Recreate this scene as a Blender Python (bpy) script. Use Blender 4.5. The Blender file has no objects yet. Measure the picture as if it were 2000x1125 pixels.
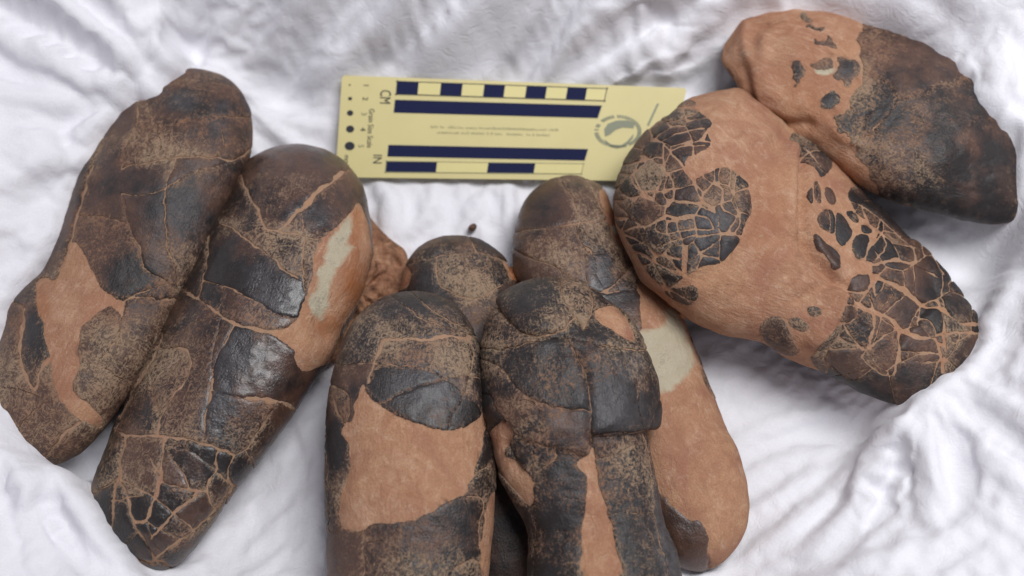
import bpy, math, random
import numpy as np
from mathutils import Vector, Matrix
random.seed(7); np.random.seed(7)
S = bpy.context.scene
COL = S.collection

# ------------------------------------------------------------------ camera
TILT = math.radians(22.0); DIST = 0.62; FPX = 2542.0          # FPX: focal length in 2000-px-wide pixels
AIM = np.array([0.0, 0.0, 0.03])
CAMP = AIM + DIST*np.array([0.0, -math.sin(TILT), math.cos(TILT)])
cd = bpy.data.cameras.new('camera'); cam = bpy.data.objects.new('camera', cd); COL.objects.link(cam)
cam.location = CAMP; cam.rotation_euler = (TILT, 0, 0)
cd.sensor_width = 36.0; cd.lens = 36.0*FPX/2000.0; cd.clip_start = 0.01; cd.clip_end = 20.0
cd.dof.use_dof = True; cd.dof.focus_distance = 0.575; cd.dof.aperture_fstop = 5.6
S.camera = cam

# ------------------------------------------------------------------ light
W = bpy.data.worlds.new('World'); S.world = W; W.use_nodes = True
bg = W.node_tree.nodes['Background']; bg.inputs[0].default_value = (0.86, 0.83, 1.0, 1); bg.inputs[1].default_value = 0.23
def area(name, loc, target, sx, sy, watts, col):
    l = bpy.data.lights.new(name, 'AREA'); l.shape = 'RECTANGLE'; l.size = sx; l.size_y = sy; l.energy = watts; l.color = col
    o = bpy.data.objects.new(name, l); COL.objects.link(o); o.location = loc
    o.rotation_euler = (Vector(target)-Vector(loc)).to_track_quat('-Z', 'Y').to_euler()
    return o
area('ceiling_lamp', (0.30, 0.13, 1.07), (0.0, 0.0, 0.0), 0.34, 0.60, 10.5, (0.985, 0.985, 1.0))
S.view_settings.view_transform = 'Standard'; S.view_settings.look = 'None'
S.view_settings.exposure = 0.0; S.view_settings.gamma = 1.0
S.render.engine = 'CYCLES'

# ------------------------------------------------------------------ helpers
Rc = np.array([[1, 0, 0], [0, math.cos(TILT), -math.sin(TILT)], [0, math.sin(TILT), math.cos(TILT)]])
def ray(p):
    p = np.asarray(p, float)
    d = np.stack([(p[..., 0]-1000)/FPX, -(p[..., 1]-562.5)/FPX, -np.ones(p.shape[:-1])], -1)
    return d @ Rc.T
def at(p, z):                     # photo pixel -> world point at height z (metres)
    d = ray(p); z = np.asarray(z, float)
    return CAMP + d*((z-CAMP[2])/d[..., 2])[..., None]
def on_plane(p, o, n):
    d = ray(p); k = ((o-CAMP) @ n)/(d @ n)
    return CAMP + d*k[..., None]
def T(x0, y0, s):                 # crop coordinates -> photo pixels
    return lambda *pts: [(x0+s*x, y0+s*y) for x, y in pts]
def unit(v): return v/np.maximum(np.linalg.norm(v, axis=-1, keepdims=True), 1e-12)

_perm = np.random.RandomState(3).permutation(4096)
_ang = np.random.RandomState(4).rand(4096)*2*np.pi
def noise(x, y, seed=0):          # 2-D gradient noise about -0.7..0.7
    x = np.asarray(x, float); y = np.asarray(y, float)
    xi = np.floor(x).astype(int); yi = np.floor(y).astype(int); xf = x-xi; yf = y-yi
    u = xf*xf*xf*(xf*(xf*6-15)+10); v = yf*yf*yf*(yf*(yf*6-15)+10)
    def g(a, b):
        h = _ang[_perm[(_perm[(xi+a+seed*57) & 4095]+yi+b+seed*131) & 4095]]
        return np.cos(h)*(xf-a)+np.sin(h)*(yf-b)
    return (g(0, 0)*(1-u)+g(1, 0)*u)*(1-v)+(g(0, 1)*(1-u)+g(1, 1)*u)*v
def fbm(x, y, o=4, seed=0, gain=0.5):
    r = 0; a = 1.0
    for i in range(o):
        r = r+a*noise(x*2**i, y*2**i, seed+i*7); a *= gain
    return r
def inpoly(X, Y, P):
    r = np.zeros(X.shape, bool); n = len(P)
    for i in range(n):
        x1, y1 = P[i]; x2, y2 = P[(i+1) % n]
        if y1 == y2: continue
        c = ((y1 > Y) != (y2 > Y)) & (X < (x2-x1)*(Y-y1)/(y2-y1)+x1)
        r ^= c
    return r
def segdist(X, Y, pts, ends=False):
    D = np.full(X.shape, 1e9); TT = np.zeros(X.shape)
    L = [0]
    for i in range(len(pts)-1): L.append(L[-1]+math.hypot(pts[i+1][0]-pts[i][0], pts[i+1][1]-pts[i][1]))
    for i in range(len(pts)-1):
        x1, y1 = pts[i]; dx = pts[i+1][0]-x1; dy = pts[i+1][1]-y1; q = dx*dx+dy*dy+1e-12
        t = np.clip(((X-x1)*dx+(Y-y1)*dy)/q, 0, 1)
        d = np.hypot(X-x1-t*dx, Y-y1-t*dy); m = d < D
        D = np.where(m, d, D); TT = np.where(m, (L[i]+t*math.sqrt(q))/max(L[-1], 1e-9), TT)
    return (D, TT) if ends else D
def smooth_line(pts, n=2):        # Chaikin, open
    P = [tuple(p) for p in pts]
    for _ in range(n):
        if len(P) < 3: break
        Q = [P[0]]
        for a, b in zip(P[:-1], P[1:]):
            Q += [(.75*a[0]+.25*b[0], .75*a[1]+.25*b[1]), (.25*a[0]+.75*b[0], .25*a[1]+.75*b[1])]
        P = Q+[P[-1]]
    return P
def smooth_ring(pts, n=2):
    P = [tuple(p) for p in pts]
    for _ in range(n):
        Q = []
        for i in range(len(P)):
            a = P[i]; b = P[(i+1) % len(P)]
            Q += [tuple(.75*u+.25*v for u, v in zip(a, b)), tuple(.25*u+.75*v for u, v in zip(a, b))]
        P = Q
    return P
def blur(A, r):
    if r < 1: return A
    k = np.ones(2*r+1)/(2*r+1)
    for ax in (0, 1):
        pad = [(0, 0), (0, 0)]; pad[ax] = (r+1, r)
        c = np.cumsum(np.pad(A, pad, mode='edge'), axis=ax)
        n = A.shape[ax]
        A = (np.take(c, range(2*r+1, 2*r+1+n), ax)-np.take(c, range(0, n), ax))/(2*r+1)
    return A
def bil(A, x, y):
    h, w = A.shape
    x = np.clip(x, 0, w-1.001); y = np.clip(y, 0, h-1.001)
    xi = x.astype(int); yi = y.astype(int); fx = x-xi; fy = y-yi
    return (A[yi, xi]*(1-fx)+A[yi, xi+1]*fx)*(1-fy)+(A[yi+1, xi]*(1-fx)+A[yi+1, xi+1]*fx)*fy
def label(M):                     # 4-connected components by runs
    par = []
    def find(a):
        while par[a] != a: par[a] = par[par[a]]; a = par[a]
        return a
    out = np.full(M.shape, -1, int); prev = []
    for y in range(M.shape[0]):
        d = np.diff(np.concatenate([[0], M[y].astype(np.int8), [0]]))
        st = np.where(d == 1)[0]; en = np.where(d == -1)[0]; cur = []
        j = 0
        for a, b in zip(st, en):
            l = None
            while j < len(prev) and prev[j][1] <= a: j += 1
            k = j
            while k < len(prev) and prev[k][0] < b:
                r = find(prev[k][2])
                if l is None: l = r
                elif r != l: par[r] = l
                k += 1
            if l is None: l = len(par); par.append(l)
            cur.append((a, b, l)); out[y, a:b] = l
        prev = cur
    lut = np.array([find(i) for i in range(len(par))]+[-1])
    return lut[out]

def islands(F):
    lb = label(F > 0); ids, cnt = np.unique(lb[lb >= 0], return_counts=True)
    for i, c in zip(ids, cnt):
        if c >= 5:
            G = np.where((F > 0) & (lb != i), -0.05, F); yield G, G > 0

def build(name, V, quads, polys, mat, parent=None, col=None, uv=None, smooth=True, alpha=1.0, mats=None, matidx=None, loc=(0, 0, 0)):
    me = bpy.data.meshes.new(name); V = np.asarray(V, float)
    q = np.asarray(quads, int).reshape(-1, 4)
    loops = [q.ravel()]; tot = [np.full(len(q), 4, int)]
    if polys:
        loops.append(np.concatenate([np.asarray(p, int) for p in polys])); tot.append(np.array([len(p) for p in polys]))
    loops = np.concatenate(loops); tot = np.concatenate(tot); start = np.concatenate([[0], np.cumsum(tot)[:-1]])
    me.vertices.add(len(V)); me.vertices.foreach_set('co', V.ravel())
    me.loops.add(len(loops)); me.loops.foreach_set('vertex_index', loops)
    me.polygons.add(len(tot)); me.polygons.foreach_set('loop_start', start); me.polygons.foreach_set('loop_total', tot)
    sm = np.full(len(tot), smooth, bool)
    me.polygons.foreach_set('use_smooth', sm)
    for m in (mats or [mat]): me.materials.append(m)
    if matidx is not None: me.polygons.foreach_set('material_index', np.asarray(matidx, int))
    if uv is not None:
        l = me.uv_layers.new(name='UVMap'); l.data.foreach_set('uv', np.asarray(uv, float)[loops].ravel())
    if col is not None:
        a = me.color_attributes.new('mix', 'FLOAT_COLOR', 'POINT')
        c = np.ones((len(V), 4)); c[:, :3] = col; c[:, 3] = alpha; a.data.foreach_set('color', c.ravel())
    me.update(calc_edges=True); me.validate()
    o = bpy.data.objects.new(name, me); COL.objects.link(o); o.location = loc
    if parent: o.parent = parent
    return o
def empty(name, loc, lab=None, cat=None, group=None):
    o = bpy.data.objects.new(name, None); COL.objects.link(o); o.location = loc; o.empty_display_size = 0.02
    if lab: o['label'] = lab
    if cat: o['category'] = cat
    if group: o['group'] = group
    return o

# ------------------------------------------------------------------ materials
class NT:
    def __init__(s, name):
        s.m = bpy.data.materials.new(name); s.m.use_nodes = True; s.t = s.m.node_tree; s.b = s.t.nodes['Principled BSDF']
    def n(s, typ, **kw):
        x = s.t.nodes.new(typ)
        for k, v in kw.items():
            if k.startswith('_'): setattr(x, k[1:], v)
            else: x.inputs[k].default_value = v
        return x
    def l(s, a, b): s.t.links.new(a, b)
    def val(s, inp, v):
        if isinstance(v, (int, float)): inp.default_value = v
        else: s.l(v, inp)
    def math(s, op, a, b=None, clamp=False):
        x = s.n('ShaderNodeMath', _operation=op, _use_clamp=clamp)
        s.val(x.inputs[0], a)
        if b is not None: s.val(x.inputs[1], b)
        return x.outputs[0]
    def mixc(s, f, a, b, blend='MIX'):
        x = s.n('ShaderNodeMix', _data_type='RGBA', _blend_type=blend, _clamp_factor=True)
        s.val(x.inputs[0], f)
        for i, v in ((6, a), (7, b)):
            if isinstance(v, tuple): x.inputs[i].default_value = (*v, 1)
            else: s.l(v, x.inputs[i])
        return x.outputs[2]
    def noise(s, vec, scale, detail=4, rough=0.55, dist=0.0):
        x = s.n('ShaderNodeTexNoise', Scale=scale, Detail=detail, Roughness=rough, Distortion=dist)
        s.l(vec, x.inputs['Vector']); return x.outputs['Fac']
    def remap(s, v, a, b, c=0.0, d=1.0):
        x = s.n('ShaderNodeMapRange', _clamp=True); s.val(x.inputs[0], v)
        for i, k in zip((1, 2, 3, 4), (a, b, c, d)): x.inputs[i].default_value = k
        return x.outputs[0]
    def mapping(s, vec, sc):
        x = s.n('ShaderNodeMapping'); x.inputs['Scale'].default_value = sc; s.l(vec, x.inputs['Vector']); return x.outputs[0]

def shell_material():
    k = NT('fossil_shell'); b = k.b
    tc = k.n('ShaderNodeTexCoord'); ob = tc.outputs['Object']; uv = tc.outputs['UV']
    at_ = k.n('ShaderNodeAttribute', _attribute_name='mix'); sp = k.n('ShaderNodeSeparateColor'); k.l(at_.outputs['Color'], sp.inputs[0])
    d, br, pa = sp.outputs[0], sp.outputs[1], sp.outputs[2]
    n1 = k.noise(ob, 75, 6, 0.62); n2 = k.noise(ob, 210, 7, 0.72, 0.5); n3 = k.noise(ob, 1300, 3, 0.6); n4 = k.noise(ob, 28, 3, 0.5)
    wm = k.noise(ob, 270, 2, 0.5, 1.6)
    worm = k.remap(k.math('ABSOLUTE', k.math('SUBTRACT', wm, 0.5)), 0.0, 0.075, 1.0, 0.0)
    st = k.noise(k.mapping(uv, (1500, 230, 1)), 1.0, 3, 0.62, 0.9)
    scr = k.noise(k.mapping(uv, (260, 1900, 1)), 1.0, 2, 0.6, 1.5)
    base = k.mixc(k.remap(k.math('ADD', br, k.math('MULTIPLY', k.math('SUBTRACT', n1, 0.5), 2.6)), 0.15, 0.85), (0.0195, 0.0150, 0.0140), (0.092, 0.047, 0.032))
    base = k.mixc(k.remap(n3, 0.5, 0.72, 0, 0.5), base, (0.007, 0.006, 0.007))
    base = k.mixc(k.math('MULTIPLY', pa, k.remap(n2, 0.3, 0.6)), base, (0.105, 0.102, 0.11))
    v = k.math('ADD', d, k.math('MULTIPLY', k.math('SUBTRACT', n2, 0.5), 1.7))
    v = k.math('ADD', v, k.math('MULTIPLY', k.math('SUBTRACT', st, 0.5), 1.6))
    v = k.math('ADD', v, k.math('MULTIPLY', k.math('SUBTRACT', n3, 0.5), 0.75))
    v = k.math('ADD', v, k.math('MULTIPLY', k.math('SUBTRACT', n1, 0.5), 0.9))
    v = k.math('ADD', v, k.math('MULTIPLY', k.math('MULTIPLY', worm, k.remap(d, 0.05, 0.5)), 0.85))
    v = k.math('ADD', v, k.math('MULTIPLY', k.remap(scr, 0.60, 0.70), 0.32))
    v = k.math('ADD', v, k.math('MULTIPLY', k.math('SUBTRACT', n4, 0.5), 1.3))
    pv = k.n('ShaderNodeTexVoronoi', Scale=780.0, Randomness=0.9); k.l(ob, pv.inputs['Vector']); pb_ = k.remap(pv.outputs['Distance'], 0.15, 0.65)
    v = k.math('ADD', v, k.math('MULTIPLY', k.math('SUBTRACT', pb_, 0.5), 0.35))
    f = k.remap(v, 0.52, 1.36, 0, 0.85)
    dust = k.mixc(k.remap(n4, 0.4, 0.6), (0.255, 0.138, 0.082), (0.34, 0.235, 0.15))
    c = k.mixc(f, base, dust)
    k.l(c, b.inputs['Base Color'])
    k.l(k.math('ADD', k.math('SUBTRACT', k.remap(f, 0, 0.5, 0.50, 0.85), k.math('MULTIPLY', at_.outputs['Alpha'], 0.16)), k.math('MULTIPLY', k.math('SUBTRACT', n2, 0.5), 0.4)), b.inputs['Roughness'])
    b.inputs['Specular IOR Level'].default_value = 0.5
    gl = at_.outputs['Alpha']
    k.l(k.math('MULTIPLY', k.remap(f, 0, 0.4, 0.28, 0.0), gl), b.inputs['Coat Weight']); b.inputs['Coat Roughness'].default_value = 0.22
    h = k.math('ADD', k.math('MULTIPLY', st, 0.45), k.math('ADD', k.math('MULTIPLY', n2, 0.20), k.math('MULTIPLY', n3, 0.24)))
    h = k.math('ADD', h, k.math('MULTIPLY', k.math('MULTIPLY', worm, k.remap(d, 0.05, 0.5)), 0.12))
    h = k.math('ADD', h, k.math('MULTIPLY', pb_, -0.16))
    bp = k.n('ShaderNodeBump', Strength=0.48, Distance=0.0010); k.l(h, bp.inputs['Height']); k.l(bp.outputs[0], b.inputs['Normal'])
    return k.m
def matrix_material():
    k = NT('sandstone_matrix'); b = k.b
    tc = k.n('ShaderNodeTexCoord'); ob = tc.outputs['Object']
    at_ = k.n('ShaderNodeAttribute', _attribute_name='mix'); sp = k.n('ShaderNodeSeparateColor'); k.l(at_.outputs['Color'], sp.inputs[0])
    d, og, pa = sp.outputs[0], sp.outputs[1], sp.outputs[2]
    n1 = k.noise(ob, 38, 6, 0.6); n2 = k.noise(ob, 130, 7, 0.7, 0.6); n3 = k.noise(ob, 1100, 4, 0.65)
    c = k.mixc(k.remap(n1, 0.35, 0.65), (0.405, 0.202, 0.120), (0.52, 0.300, 0.182))
    fl = k.noise(k.mapping(tc.outputs['UV'], (420, 150, 1)), 1.0, 4, 0.6, 1.0)
    c = k.mixc(k.remap(fl, 0.52, 0.66, 0, 0.5), c, (0.68, 0.45, 0.31))
    c = k.mixc(k.remap(fl, 0.30, 0.44, 0.45, 0), c, (0.33, 0.15, 0.085))
    n5 = k.noise(ob, 16, 3, 0.5)
    c = k.mixc(k.remap(n5, 0.42, 0.62, 0, 0.8), c, (0.53, 0.300, 0.165))
    n6 = k.noise(ob, 27, 5, 0.6, 0.8)
    c = k.mixc(k.remap(n6, 0.50, 0.66, 0, 0.8), c, (0.355, 0.160, 0.105))
    c = k.mixc(k.remap(n6, 0.28, 0.42, 0.5, 0), c, (0.60, 0.37, 0.245))
    c = k.mixc(k.remap(n2, 0.47, 0.68, 0, 0.6), c, (0.35, 0.165, 0.094))
    c = k.mixc(k.remap(n2, 0.30, 0.46, 0.6, 0), c, (0.64, 0.44, 0.305))
    c = k.mixc(k.remap(n3, 0.35, 0.7, 0.42, 0), c, (0.25, 0.125, 0.075))
    c = k.mixc(k.math('MULTIPLY', og, k.remap(n2, 0.25, 0.6, 0.5, 1)), c, (0.33, 0.115, 0.035))
    c = k.mixc(k.remap(k.math('ADD', pa, k.math('MULTIPLY', k.math('SUBTRACT', n2, 0.5), 1.2)), 0.32, 0.68), c, k.mixc(n2, (0.36, 0.30, 0.19), (0.60, 0.54, 0.41)))
    c = k.mixc(k.math('MULTIPLY', at_.outputs['Alpha'], 0.75), c, k.mixc(n2, (0.25, 0.145, 0.09), (0.50, 0.35, 0.235)))
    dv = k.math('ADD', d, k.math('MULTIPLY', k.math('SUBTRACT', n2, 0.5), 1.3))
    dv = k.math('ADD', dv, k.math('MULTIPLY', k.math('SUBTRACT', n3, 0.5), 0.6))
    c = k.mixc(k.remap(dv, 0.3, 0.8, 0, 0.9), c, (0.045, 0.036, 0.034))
    k.l(c, b.inputs['Base Color']); b.inputs['Roughness'].default_value = 0.85; b.inputs['Specular IOR Level'].default_value = 0.25
    h = k.math('ADD', k.math('ADD', k.math('MULTIPLY', n2, 1.0), k.math('MULTIPLY', fl, 0.5)), k.math('MULTIPLY', n3, 0.35))
    bp = k.n('ShaderNodeBump', Strength=0.7, Distance=0.0018); k.l(h, bp.inputs['Height']); k.l(bp.outputs[0], b.inputs['Normal'])
    return k.m
def cloth_material():
    k = NT('white_cotton'); b = k.b
    tc = k.n('ShaderNodeTexCoord'); ob = tc.outputs['Object']
    n1 = k.noise(ob, 14, 3); n2 = k.noise(ob, 120, 5, 0.6, 0.5)
    c = k.mixc(n1, (0.83, 0.825, 0.86), (0.87, 0.865, 0.885))
    k.l(c, b.inputs['Base Color']); b.inputs['Roughness'].default_value = 0.9; b.inputs['Specular IOR Level'].default_value = 0.12
    b.inputs['Sheen Weight'].default_value = 0.15
    n3 = k.noise(ob, 1150, 2, 0.6); c = k.mixc(k.remap(n3, 0.3, 0.7), c, (0.755, 0.75, 0.79)); c = k.mixc(0.5, c, (0.85, 0.845, 0.87)); k.l(c, b.inputs['Base Color'])
    w1 = k.n('ShaderNodeTexWave', Scale=620.0, Distortion=1.2, Detail=1.0); w1.bands_direction = 'X'; k.l(ob, w1.inputs['Vector'])
    w2 = k.n('ShaderNodeTexWave', Scale=620.0, Distortion=1.2, Detail=1.0); w2.bands_direction = 'Y'; k.l(ob, w2.inputs['Vector'])
    wv = k.math('MULTIPLY', k.math('ADD', w1.outputs['Fac'], w2.outputs['Fac']), 0.05)
    cr = k.math('ABSOLUTE', k.math('SUBTRACT', k.noise(ob, 95, 3, 0.55, 1.6), 0.5)); cr2 = k.math('ABSOLUTE', k.math('SUBTRACT', k.noise(k.mapping(ob, (120, 260, 200)), 1.0, 2, 0.5, 1.0), 0.5))
    h = k.math('ADD', k.math('ADD', k.math('ADD', wv, k.math('MULTIPLY', n3, 0.22)), k.math('MULTIPLY', n2, 0.5)), k.math('ADD', k.math('MULTIPLY', cr, -1.7), k.math('MULTIPLY', cr2, -0.6)))
    bp = k.n('ShaderNodeBump', Strength=0.35, Distance=0.0012); k.l(h, bp.inputs['Height']); k.l(bp.outputs[0], b.inputs['Normal'])
    return k.m
def plain(name, col, rough=0.5, var=0.06, sc=60):
    k = NT(name); tc = k.n('ShaderNodeTexCoord'); n = k.noise(tc.outputs['Object'], sc, 5)
    k.l(k.mixc(n, tuple(x*(1-var) for x in col), tuple(min(1, x*(1+var)) for x in col)), k.b.inputs['Base Color'])
    k.b.inputs['Roughness'].default_value = rough; k.b.inputs['Specular IOR Level'].default_value = 0.35
    return k.m
M_SHELL = shell_material(); M_MATRIX = matrix_material(); M_CLOTH = cloth_material()
M_CARD = plain('yellow_card', (0.69, 0.605, 0.285), 0.45); M_INK = plain('navy_ink', (0.008, 0.012, 0.055), 0.85)
M_BLACK = plain('black_ink', (0.02, 0.022, 0.03), 0.45); M_GREY = plain('grey_ink', (0.22, 0.22, 0.13), 0.5)
M_PRINT = plain('pale_yellow_print', (0.74, 0.655, 0.29), 0.45); M_SEAL = plain('seal_ink', (0.25, 0.265, 0.18), 0.5)
M_CRUMB = plain('brown_crumb', (0.10, 0.045, 0.02), 0.8, 0.4, 900)

# ------------------------------------------------------------------ eggs
STEP = 2.5                        # node spacing of the shell grid, photo pixels
def egg(name, lab, outline, A, B, zA, zB, flat=0.8, under=0.8, shell_all=True, bare=(), shells=(), cracks=(),
        ridges=(), lumps=(), dust=0.35, brown=0.4, blobs=(), bareblobs=(), thick=0.0007, seed=1, wob=1.0, mat_back=True, warp=3.0, polys_bare=(), relief=1.0, cw=1.0, gloss=0.0, slabs=(), webs=()):
    rng = random.Random(seed*13+5)
    A = np.array(A, float); B = np.array(B, float); e = (B-A)/np.linalg.norm(B-A); nn = np.array([-e[1], e[0]])
    if nn[0] < 0: nn = -nn
    ring = np.array(smooth_ring(outline, 2)); q = ring-A; s_ = q@e; r_ = q@nn
    s0, s1 = s_.min(), s_.max(); N = int((s1-s0)/STEP)
    tt = np.linspace(0, 1, N+1); tt = 0.55*tt+0.45*(1-np.cos(np.pi*tt))/2
    ss = s0+(s1-s0)*tt
    lo = np.empty(N+1); hi = np.empty(N+1)
    for k, s in enumerate(ss):
        if k in (0, N):
            i = s_.argmin() if k == 0 else s_.argmax(); lo[k] = hi[k] = r_[i]; continue
        xs = []
        for i in range(len(ring)):
            j = (i+1) % len(ring)
            if (s_[i] > s) != (s_[j] > s): xs.append(r_[i]+(s-s_[i])/(s_[j]-s_[i])*(r_[j]-r_[i]))
        lo[k] = min(xs); hi[k] = max(xs)
    for _ in range(3):
        lo[1:-1] = (lo[:-2]+2*lo[1:-1]+lo[2:])/4; hi[1:-1] = (hi[:-2]+2*hi[1:-1]+hi[2:])/4
    L = np.linalg.norm(B-A); zz = zA+(zB-zA)*ss/L
    pc = A+ss[:, None]*e+((lo+hi)/2)[:, None]*nn; pr = A+ss[:, None]*e+hi[:, None]*nn
    C = at(pc, zz); Wv = at(pr, zz)-C; a = np.linalg.norm(Wv, axis=1)
    Vv = unit(CAMP-C)
    amax = np.percentile(a, 80)
    depth = a.copy()
    for _ in range(40): depth[1:-1] = (depth[:-2]+2*depth[1:-1]+depth[2:])/4
    depth = np.minimum(depth, a*1.25)
    pxr = (hi-lo).max()/2
    Mh = int(math.pi*pxr/STEP/2)*2
    th = np.linspace(-math.pi, math.pi, 2*Mh+1)
    sn, cs = np.sin(th), np.cos(th)
    bb = np.where(cs > 0, flat, under)
    P = C[:, None]+Wv[:, None]*sn[None, :, None]+Vv[:, None]*(depth[:, None]*(bb*cs)[None])[..., None]
    PX = pc[:, None]+nn*(((hi-lo)/2)[:, None]*sn[None])[..., None]
    X, Y = PX[..., 0], PX[..., 1]
    def normals(P):
        du = np.gradient(P, axis=0); dv = np.gradient(P, axis=1); n = unit(np.cross(du, dv))
        if (n[N//4:3*N//4, Mh-4:Mh+5]*Vv[N//4:3*N//4, None]).sum() < 0: n = -n
        n[0] = unit(n[1].mean(0)); n[-1] = unit(n[-2].mean(0))
        return n
    Nm = normals(P)
    # relief of the core (mm)
    fade = np.clip(a/amax*1.6, 0, 1)[:, None]
    rel = wob*(1.3*fbm(X/95, Y/95, 4, seed)+0.16*fbm(X/22, Y/22, 3, seed+3))
    for pts, w, amp in ridges:
        d = segdist(X, Y, smooth_line(pts)); rel = rel+relief*amp*np.exp(-(d/w)**2)
    for (cx, cy, rx, ry, deg, amp) in lumps:
        t = math.radians(deg); dx = X-cx; dy = Y-cy
        u = (dx*math.cos(t)+dy*math.sin(t))/rx; v = (-dx*math.sin(t)+dy*math.cos(t))/ry
        rel = rel+amp*np.exp(-(u*u+v*v)**1.5)
    for poly_, amp, ew in slabs:
        xw, yw = X+5*fbm(X/35, Y/35, 3, seed+70), Y+5*fbm(X/35, Y/35, 3, seed+72)
        g = segdist(xw, yw, list(poly_)+[poly_[0]]); g = np.clip(.5+np.where(inpoly(xw, yw, poly_), g, -g)/(2*ew), 0, 1); rel = rel+amp*g*g*(3-2*g)
    P = P+Nm*(0.001*rel*fade)[..., None]; Nm = normals(P)
    UV = np.stack([np.broadcast_to(th[None]*amax, X.shape), np.broadcast_to((ss/FPX*DIST)[:, None], X.shape)], -1)
    base = np.array([C[N//2, 0], C[N//2, 1], float(P[..., 2].min())])
    root = empty(name, base, lab, 'fossil egg', 'fossil eggs laid on the white cloth')
    Pl = P-base
    def paint(lst, x, y, init):
        c = np.zeros(x.shape+(3,)); c[:] = init
        for (cx, cy, rx, ry, deg, *am) in lst:
            t = math.radians(deg); dx = x-cx; dy = y-cy
            u = (dx*math.cos(t)+dy*math.sin(t))/rx; v = (-dx*math.sin(t)+dy*math.cos(t))/ry
            g = np.exp(-((u*u+v*v)*(1+0.5*fbm(x/18, y/18, 3, seed+9)))**2)
            for i, q_ in enumerate(am): c[..., i] += g*q_*(0.62 if i < 2 else 0.8)
        return c
    # core body, every second node
    kk = np.unique(np.concatenate([np.arange(0, N+1, 3), [N]])); jj = np.unique(np.concatenate([np.arange(0, 2*Mh+1, 3), [2*Mh]]))
    Pb = Pl[np.ix_(kk, jj)]; nk, nj = len(kk), len(jj)
    idx = np.arange(nk*nj).reshape(nk, nj)
    Q = np.stack([idx[:-1, :-1], idx[1:, :-1], idx[1:, 1:], idx[:-1, 1:]], -1).reshape(-1, 4)
    xb, yb = X[np.ix_(kk, jj)], Y[np.ix_(kk, jj)]
    cb = paint(bareblobs, xb, yb, (0.0, 0.0, 0.0))
    xw = xb+4*fbm(xb/14, yb/14, 3, seed+90); yw = yb+4*fbm(xb/14, yb/14, 3, seed+95)
    for poly_, am in polys_bare:
        g = segdist(xw, yw, list(poly_)+[poly_[0]]); g = np.clip(.5+np.where(inpoly(xw, yw, poly_), g, -g)/24, 0, 1)
        for i, q_ in enumerate(am): cb[..., i] += g*q_
    back = (np.abs((th[jj][:-1]+th[jj][1:])/2) > math.radians(112)) if mat_back else np.zeros(nj-1, bool)
    mi = np.broadcast_to(back[None].astype(int), (nk-1, nj-1)).ravel()
    cb[:, np.abs(th[jj]) > math.radians(112)] = (dust, brown, 0) if mat_back else (0, 0, 0)
    core_args = (Pb.reshape(-1, 3), Q, None, None, root, cb.reshape(-1, 3), UV[np.ix_(kk, jj)].reshape(-1, 2)); core_kw = dict( mats=[M_MATRIX, M_SHELL], matidx=mi)
    # raster of the shell cover in photo pixels
    x0, y0 = int(ring[:, 0].min())-12, int(ring[:, 1].min())-12; x1, y1 = int(ring[:, 0].max())+12, int(ring[:, 1].max())+12
    RX, RY = np.meshgrid(np.arange(x0, x1), np.arange(y0, y1)); RX = RX.astype(float); RY = RY.astype(float)
    wx = RX+warp*(fbm(RX/26, RY/26, 3, seed+20))*1.6; wy = RY+warp*(fbm(RX/26, RY/26, 3, seed+40))*1.6
    m = np.ones(RX.shape, bool) if shell_all else np.zeros(RX.shape, bool)
    for p in bare: m &= ~inpoly(wx, wy, smooth_ring(p, 1))
    for p in shells: m |= inpoly(wx, wy, smooth_ring(p, 1))
    wn = 1+1.2*fbm(RX/30, RY/30, 3, seed+60)
    for pts, w in cracks:
        pts = np.array(smooth_line(pts, 1)); pad = w*2+8
        i0, i1 = int(max(pts[:, 0].min()-pad-x0, 0)), int(max(pts[:, 0].max()+pad-x0, 0)); j0, j1 = int(max(pts[:, 1].min()-pad-y0, 0)), int(max(pts[:, 1].max()+pad-y0, 0))
        if i1 <= i0 or j1 <= j0: continue
        sl = (slice(j0, j1), slice(i0, i1))
        if m[sl].size == 0: continue
        d = segdist(wx[sl], wy[sl], [tuple(p) for p in pts])
        m[sl] &= ~(d < np.maximum(w*0.42*cw*wn[sl], 0.95))
    for poly_, cell, ww in webs:       # fine crazing: edges of an irregular cell pattern
        zone = inpoly(RX, RY, poly_); ys, xs = np.where(zone & m)
        if not len(ys): continue
        qx, qy = wx[ys, xs]/cell, wy[ys, xs]/cell; F1 = np.full(len(ys), 9.); F2 = np.full(len(ys), 9.)
        for a_1 in (-1, 0, 1):
            for b_1 in (-1, 0, 1):
                ci, cj = np.floor(qx).astype(int)+a_1, np.floor(qy).astype(int)+b_1; h_ = _perm[(_perm[ci & 4095]+cj+seed*17) & 4095]
                dd = np.hypot(ci+(h_ % 64)/64-qx, cj+(h_//64)/64-qy); F2 = np.minimum(F2, np.maximum(F1, dd)); F1 = np.minimum(F1, dd)
        e_ = (F2-F1)*cell*.5 < ww*np.clip(wn[ys, xs], .2, 2); m[ys[e_], xs[e_]] = False
    inside = inpoly(RX, RY, [tuple(p) for p in ring])
    cf = bil(blur(blur(m.astype(float), 9), 9), xb-x0, yb-y0)
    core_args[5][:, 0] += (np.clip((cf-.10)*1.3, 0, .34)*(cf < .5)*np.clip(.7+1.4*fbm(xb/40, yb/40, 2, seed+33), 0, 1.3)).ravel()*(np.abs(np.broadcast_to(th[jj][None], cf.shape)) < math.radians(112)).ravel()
    build('core', *core_args, alpha=np.clip((cf-.45)*4, 0, 1).ravel(), **core_kw)
    hair = np.zeros(m.shape, bool)
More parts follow.
